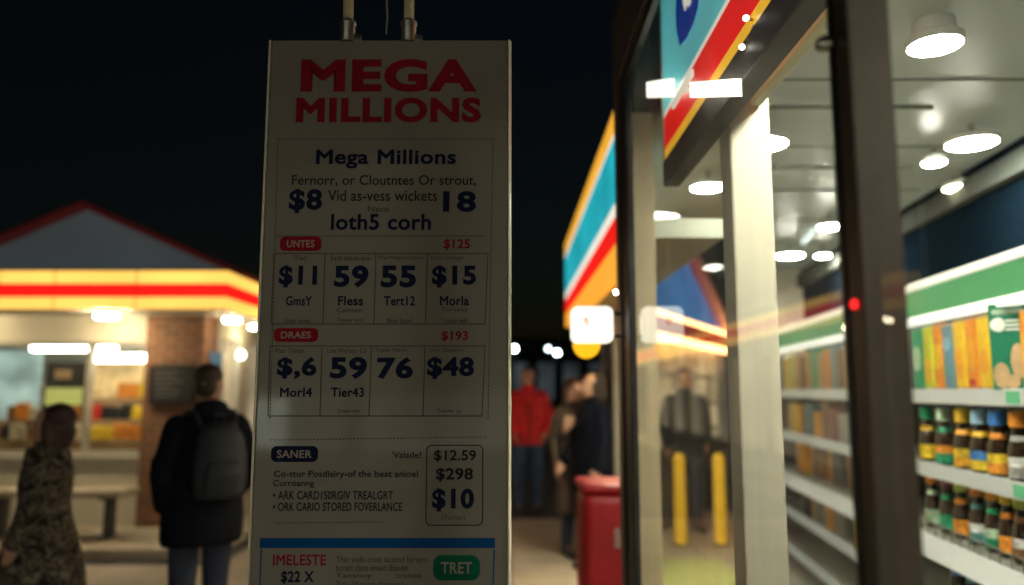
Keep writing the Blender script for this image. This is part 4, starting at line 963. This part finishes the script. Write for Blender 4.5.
    if top == 'jacket':
        loft(b, [(.80, .178 * p, .128 * p, 0, 0), (.84, .186 * p, .135 * p, 0, 0), (.95, .186 * p, .135 * p, 0, 0), (1.08, .175 * p, .127 * p, 0, 0), (1.22, .185 * p, .13 * p, 0, 0), (1.33, .19 * p, .128 * p, 0, .005), (1.41, .165, .108, 0, .01), (1.46, .10, .085, 0, .012), (1.50, .075, .078, 0, .008), (1.535, .072, .074, 0, 0)])
    elif top == 'long_jacket':
        loft(b, [(.735, .205 * p, .15 * p, 0, 0), (.765, .215 * p, .16 * p, 0, 0), (.9, .215 * p, .155 * p, 0, 0), (1.08, .2 * p, .142 * p, 0, 0), (1.22, .205 * p, .14 * p, 0, 0), (1.33, .205 * p, .135 * p, 0, .005), (1.41, .175, .115, 0, .01), (1.46, .11, .09, 0, .012), (1.50, .08, .08, 0, .008), (1.535, .074, .075, 0, 0)])
    else:
        loft(b, [(.42, .26 * p, .25 * p, 0, -.01), (.46, .265 * p, .255 * p, 0, -.01), (.65, .24 * p, .225 * p, 0, 0), (.85, .215 * p, .18 * p, 0, 0), (1.02, .18 * p, .135 * p, 0, 0), (1.12, .17 * p, .122 * p, 0, 0), (1.25, .18 * p, .13 * p, 0, 0), (1.34, .18 * p, .122 * p, 0, .005), (1.41, .155, .105, 0, .01), (1.46, .10, .088, 0, .012), (1.52, .085, .085, 0, 0)])
        chain(b, [(-.06, -.09, 1.46), (0, -.12, 1.36), (.06, -.09, 1.46)], [.03, .035, .03])
    for sd in (-1, 1):
        e, w_ = A[arms[sd]]; e = Vector((e[0] * sd, e[1], e[2])); w_ = Vector((w_[0] * sd, w_[1], w_[2])); sh = Vector((sd * .17, .01, 1.385))
        chain(b, [sh, e, w_], [.078 * (p * .5 + .5), .066 * p, .05 * p])
        ew = (sh + e) / 2; sph(b, ew + Vector((0, .015, -.03)), .062 * p); sph(b, e + Vector((0, -.01, .06)), .062 * p)
    if hood: sph(b, (0, .085, 1.46), .1, (1.25, .75, .6)); sph(b, (0, .05, 1.51), .09, (1.1, .8, .45))
    jk = fin('jacket' if top != 'coat' else 'coat', b, topm, vs, 4, t)
    if top != 'coat':
        b = B()
        box(b, -.004, .004, -.128 * p - .008, -.128 * p + .002, .84, 1.32); bmesh.ops.transform(b, matrix=S, verts=b.verts); obj('zip', b, shoem, jk, world=False)
    # hair
    b = B(); v = hairvol
    if hair == 'short':
        sph(b, (0, .018, 1.683), .083, (.96, 1.16, .92)); sph(b, (0, .055, 1.62), .062, (1.05, .7, 1.1)); sph(b, (0, -.05, 1.72), .04, (1.3, 1, .6))
        for k in range(26):
            a = random.uniform(0, 6.28); r_ = random.uniform(0, .055); sph(b, (r_ * math.cos(a), .018 + r_ * 1.2 * math.sin(a), 1.735 - r_ * .35 + random.uniform(0, .012)), .016)
    elif hair == 'bob':
        sph(b, (0, .05, 1.67), .094 * v, (.98, 1.05, 1.0)); sph(b, (0, .075, 1.58), .086 * v, (1.08, .85, 1.1))
        for sd in (-1, 1): chain(b, [(sd * .075, -.02, 1.64), (sd * .085, -.012, 1.55), (sd * .08, 0, 1.49)], [.032, .036, .026]); 
        for k in range(40):
            a = random.uniform(.1, 3.04); chain(b, [(.085 * math.cos(a), .02 + .09 * math.sin(a), 1.6), (.092 * math.cos(a), .025 + .1 * math.sin(a), 1.5 + random.uniform(-.02, .02))], [.02, .012])
    else:
        sph(b, (0, .02, 1.67), .096 * v, (.98, 1.12, .98)); chain(b, [(0, .07, 1.62), (0, .1, 1.45), (0, .11, 1.3)], [.075 * v, .08 * v, .04])
        for sd in (-1, 1): chain(b, [(sd * .07, -.01, 1.65), (sd * .09, .0, 1.52), (sd * .095, -.03, 1.36)], [.034, .042, .025])
    bmesh.ops.transform(b, matrix=T, verts=b.verts)
    # keep the face clear
    fin('hair', b, hairm, .009, 2, t)
    return t, s

Y1 = 4.4
camo = mottled('mottled_coat', [(.022, .019, .015), (.14, .115, .085), (.035, .03, .023), (.2, .17, .125)], 17)
xw = sl(53) * Y1
person('woman with dark bob hair in a long mottled brown coat, seen from the side', 1.455, (xw, Y1, .004), R(-90) + R(10), 'coat', camo, mat('hair_auburn', (.040, .015, .010), .6, 0, .35, 30, .4, 90), 'bob', mat('tights', (.02, .02, .022), .8), {-1: 'forward', 1: 'down'},   .07, .12, 1.2, R(18), vs=.010, hairvol=1.15)
navyj = mat('jacket_black', (.0045, .006, .011), .85, 0, .3, 8, .35, 25, spec=.12)
xm = sl(209) * Y1; MH = R(180) + R(42)
mp, ms = person('man with short hair in a black jacket seen from behind, wearing a backpack', 1.69, (xm, Y1, .004), MH, 'long_jacket', navyj, mat('hair_short', (.035, .02, .012), .6, 0, .35, 30, .4, 90), 'short', denim, {-1: 'pocket', 1: 'pocket'}, .1, 0, 1.08, R(-38), True, .011)
# backpack (local to the man's frame: his back is +y)
bp = thing('backpack', 'dark grey backpack on the back of the man in black', 'backpack', (xm, Y1, .004), MH)
bpm = mat('backpack_grey', (.014, .018, .023), .6, 0, .25, 10, .3, 60, spec=.3)
b = B(); loft(b, [(1.0, .12, .06, 0, .21), (1.01, .145, .08, 0, .215), (1.12, .155, .085, 0, .225), (1.25, .15, .08, 0, .215), (1.35, .13, .065, 0, .2), (1.41, .09, .04, 0, .18), (1.425, .05, .02, 0, .175)])
me = vox(b, .012, 4); me.transform(Matrix.Diagonal((ms, ms, ms, 1))); obj('bag', me, bpm, bp, world=False, smooth=180)
b = B(); loft(b, [(1.02, .1, .03, 0, .29), (1.03, .115, .04, 0, .29), (1.14, .118, .042, 0, .295), (1.2, .1, .03, 0, .285), (1.21, .08, .02, 0, .28)])
me = vox(b, .011, 3); me.transform(Matrix.Diagonal((ms, ms, ms, 1))); obj('front_pocket', me, bpm, bp, world=False, smooth=180)
for sd in (-1, 1):
    b = B(); chain(b, [(sd * .09, .19, 1.37), (sd * .115, .1, 1.475), (sd * .12, .0, 1.475), (sd * .125, -.11, 1.4), (sd * .13, -.165, 1.25), (sd * .16, -.1, 1.08), (sd * .14, .15, 1.03)], [.017] * 7)
    me = vox(b, .010, 2); me.transform(Matrix.Diagonal((ms, ms, ms, 1))); obj('strap', me, bpm, bp, world=False, smooth=180)
b = B(); chain(b, [(-.03, .17, 1.42), (-.02, .18, 1.46), (.02, .18, 1.46), (.03, .17, 1.42)], [.008] * 4); me = vox(b, .006, 1); me.transform(Matrix.Diagonal((ms, ms, ms, 1))); obj('grab_handle', me, bpm, bp, world=False, smooth=180)

person('man in a bright red jacket and jeans facing the viewer by the car park', 1.86, (sl(528) * 10.1, 10.1, .0), R(6), 'jacket', mat('jacket_red', (.78, .016, .02), .65, 0, .2, 9, .3, 30), soles, 'short', mat('denim_blue', (.06, .11, .22), .8, 0, .25, 14, .2, 200), {-1: 'pocket', 1: 'pocket'}, .11, 0, 1.08, 0)
person('person with long brown hair in a brown coat, half hidden behind the navy coat', 1.66, (sl(574) * 7.5, 7.5, .004), R(25), 'coat', mat('coat_brown', (.06, .04, .028), .8, 0, .25, 9, .3, 40), hairbr, 'long', denim, {-1: 'down', 1: 'down'}, .09, 0, .8, 0)
person('person with dark hair in a long navy coat facing left under the canopy', 1.70, (sl(592) * 7.1, 7.1, .004), R(-72), 'long_jacket', mat('coat_navy', (.003, .0045, .010), .85, 0, .25, 9, .3, 40, spec=.1), soles, 'bob', denim, {-1: 'forward', 1: 'down'}, .09, .09, 1.1, R(12))
person('person in dark blue clothes seen dimly through the shop glass near the bollards', 1.80, (sl(685) * 8.7, 8.7, .004), R(10), 'jacket', mat('jacket_blue', (.003, .005, .012), .9, 0, .25, 9, .3, 40, spec=.05), soles, 'short', denim, {-1: 'down', 1: 'pocket'}, .1, 0, 1.0, R(30))
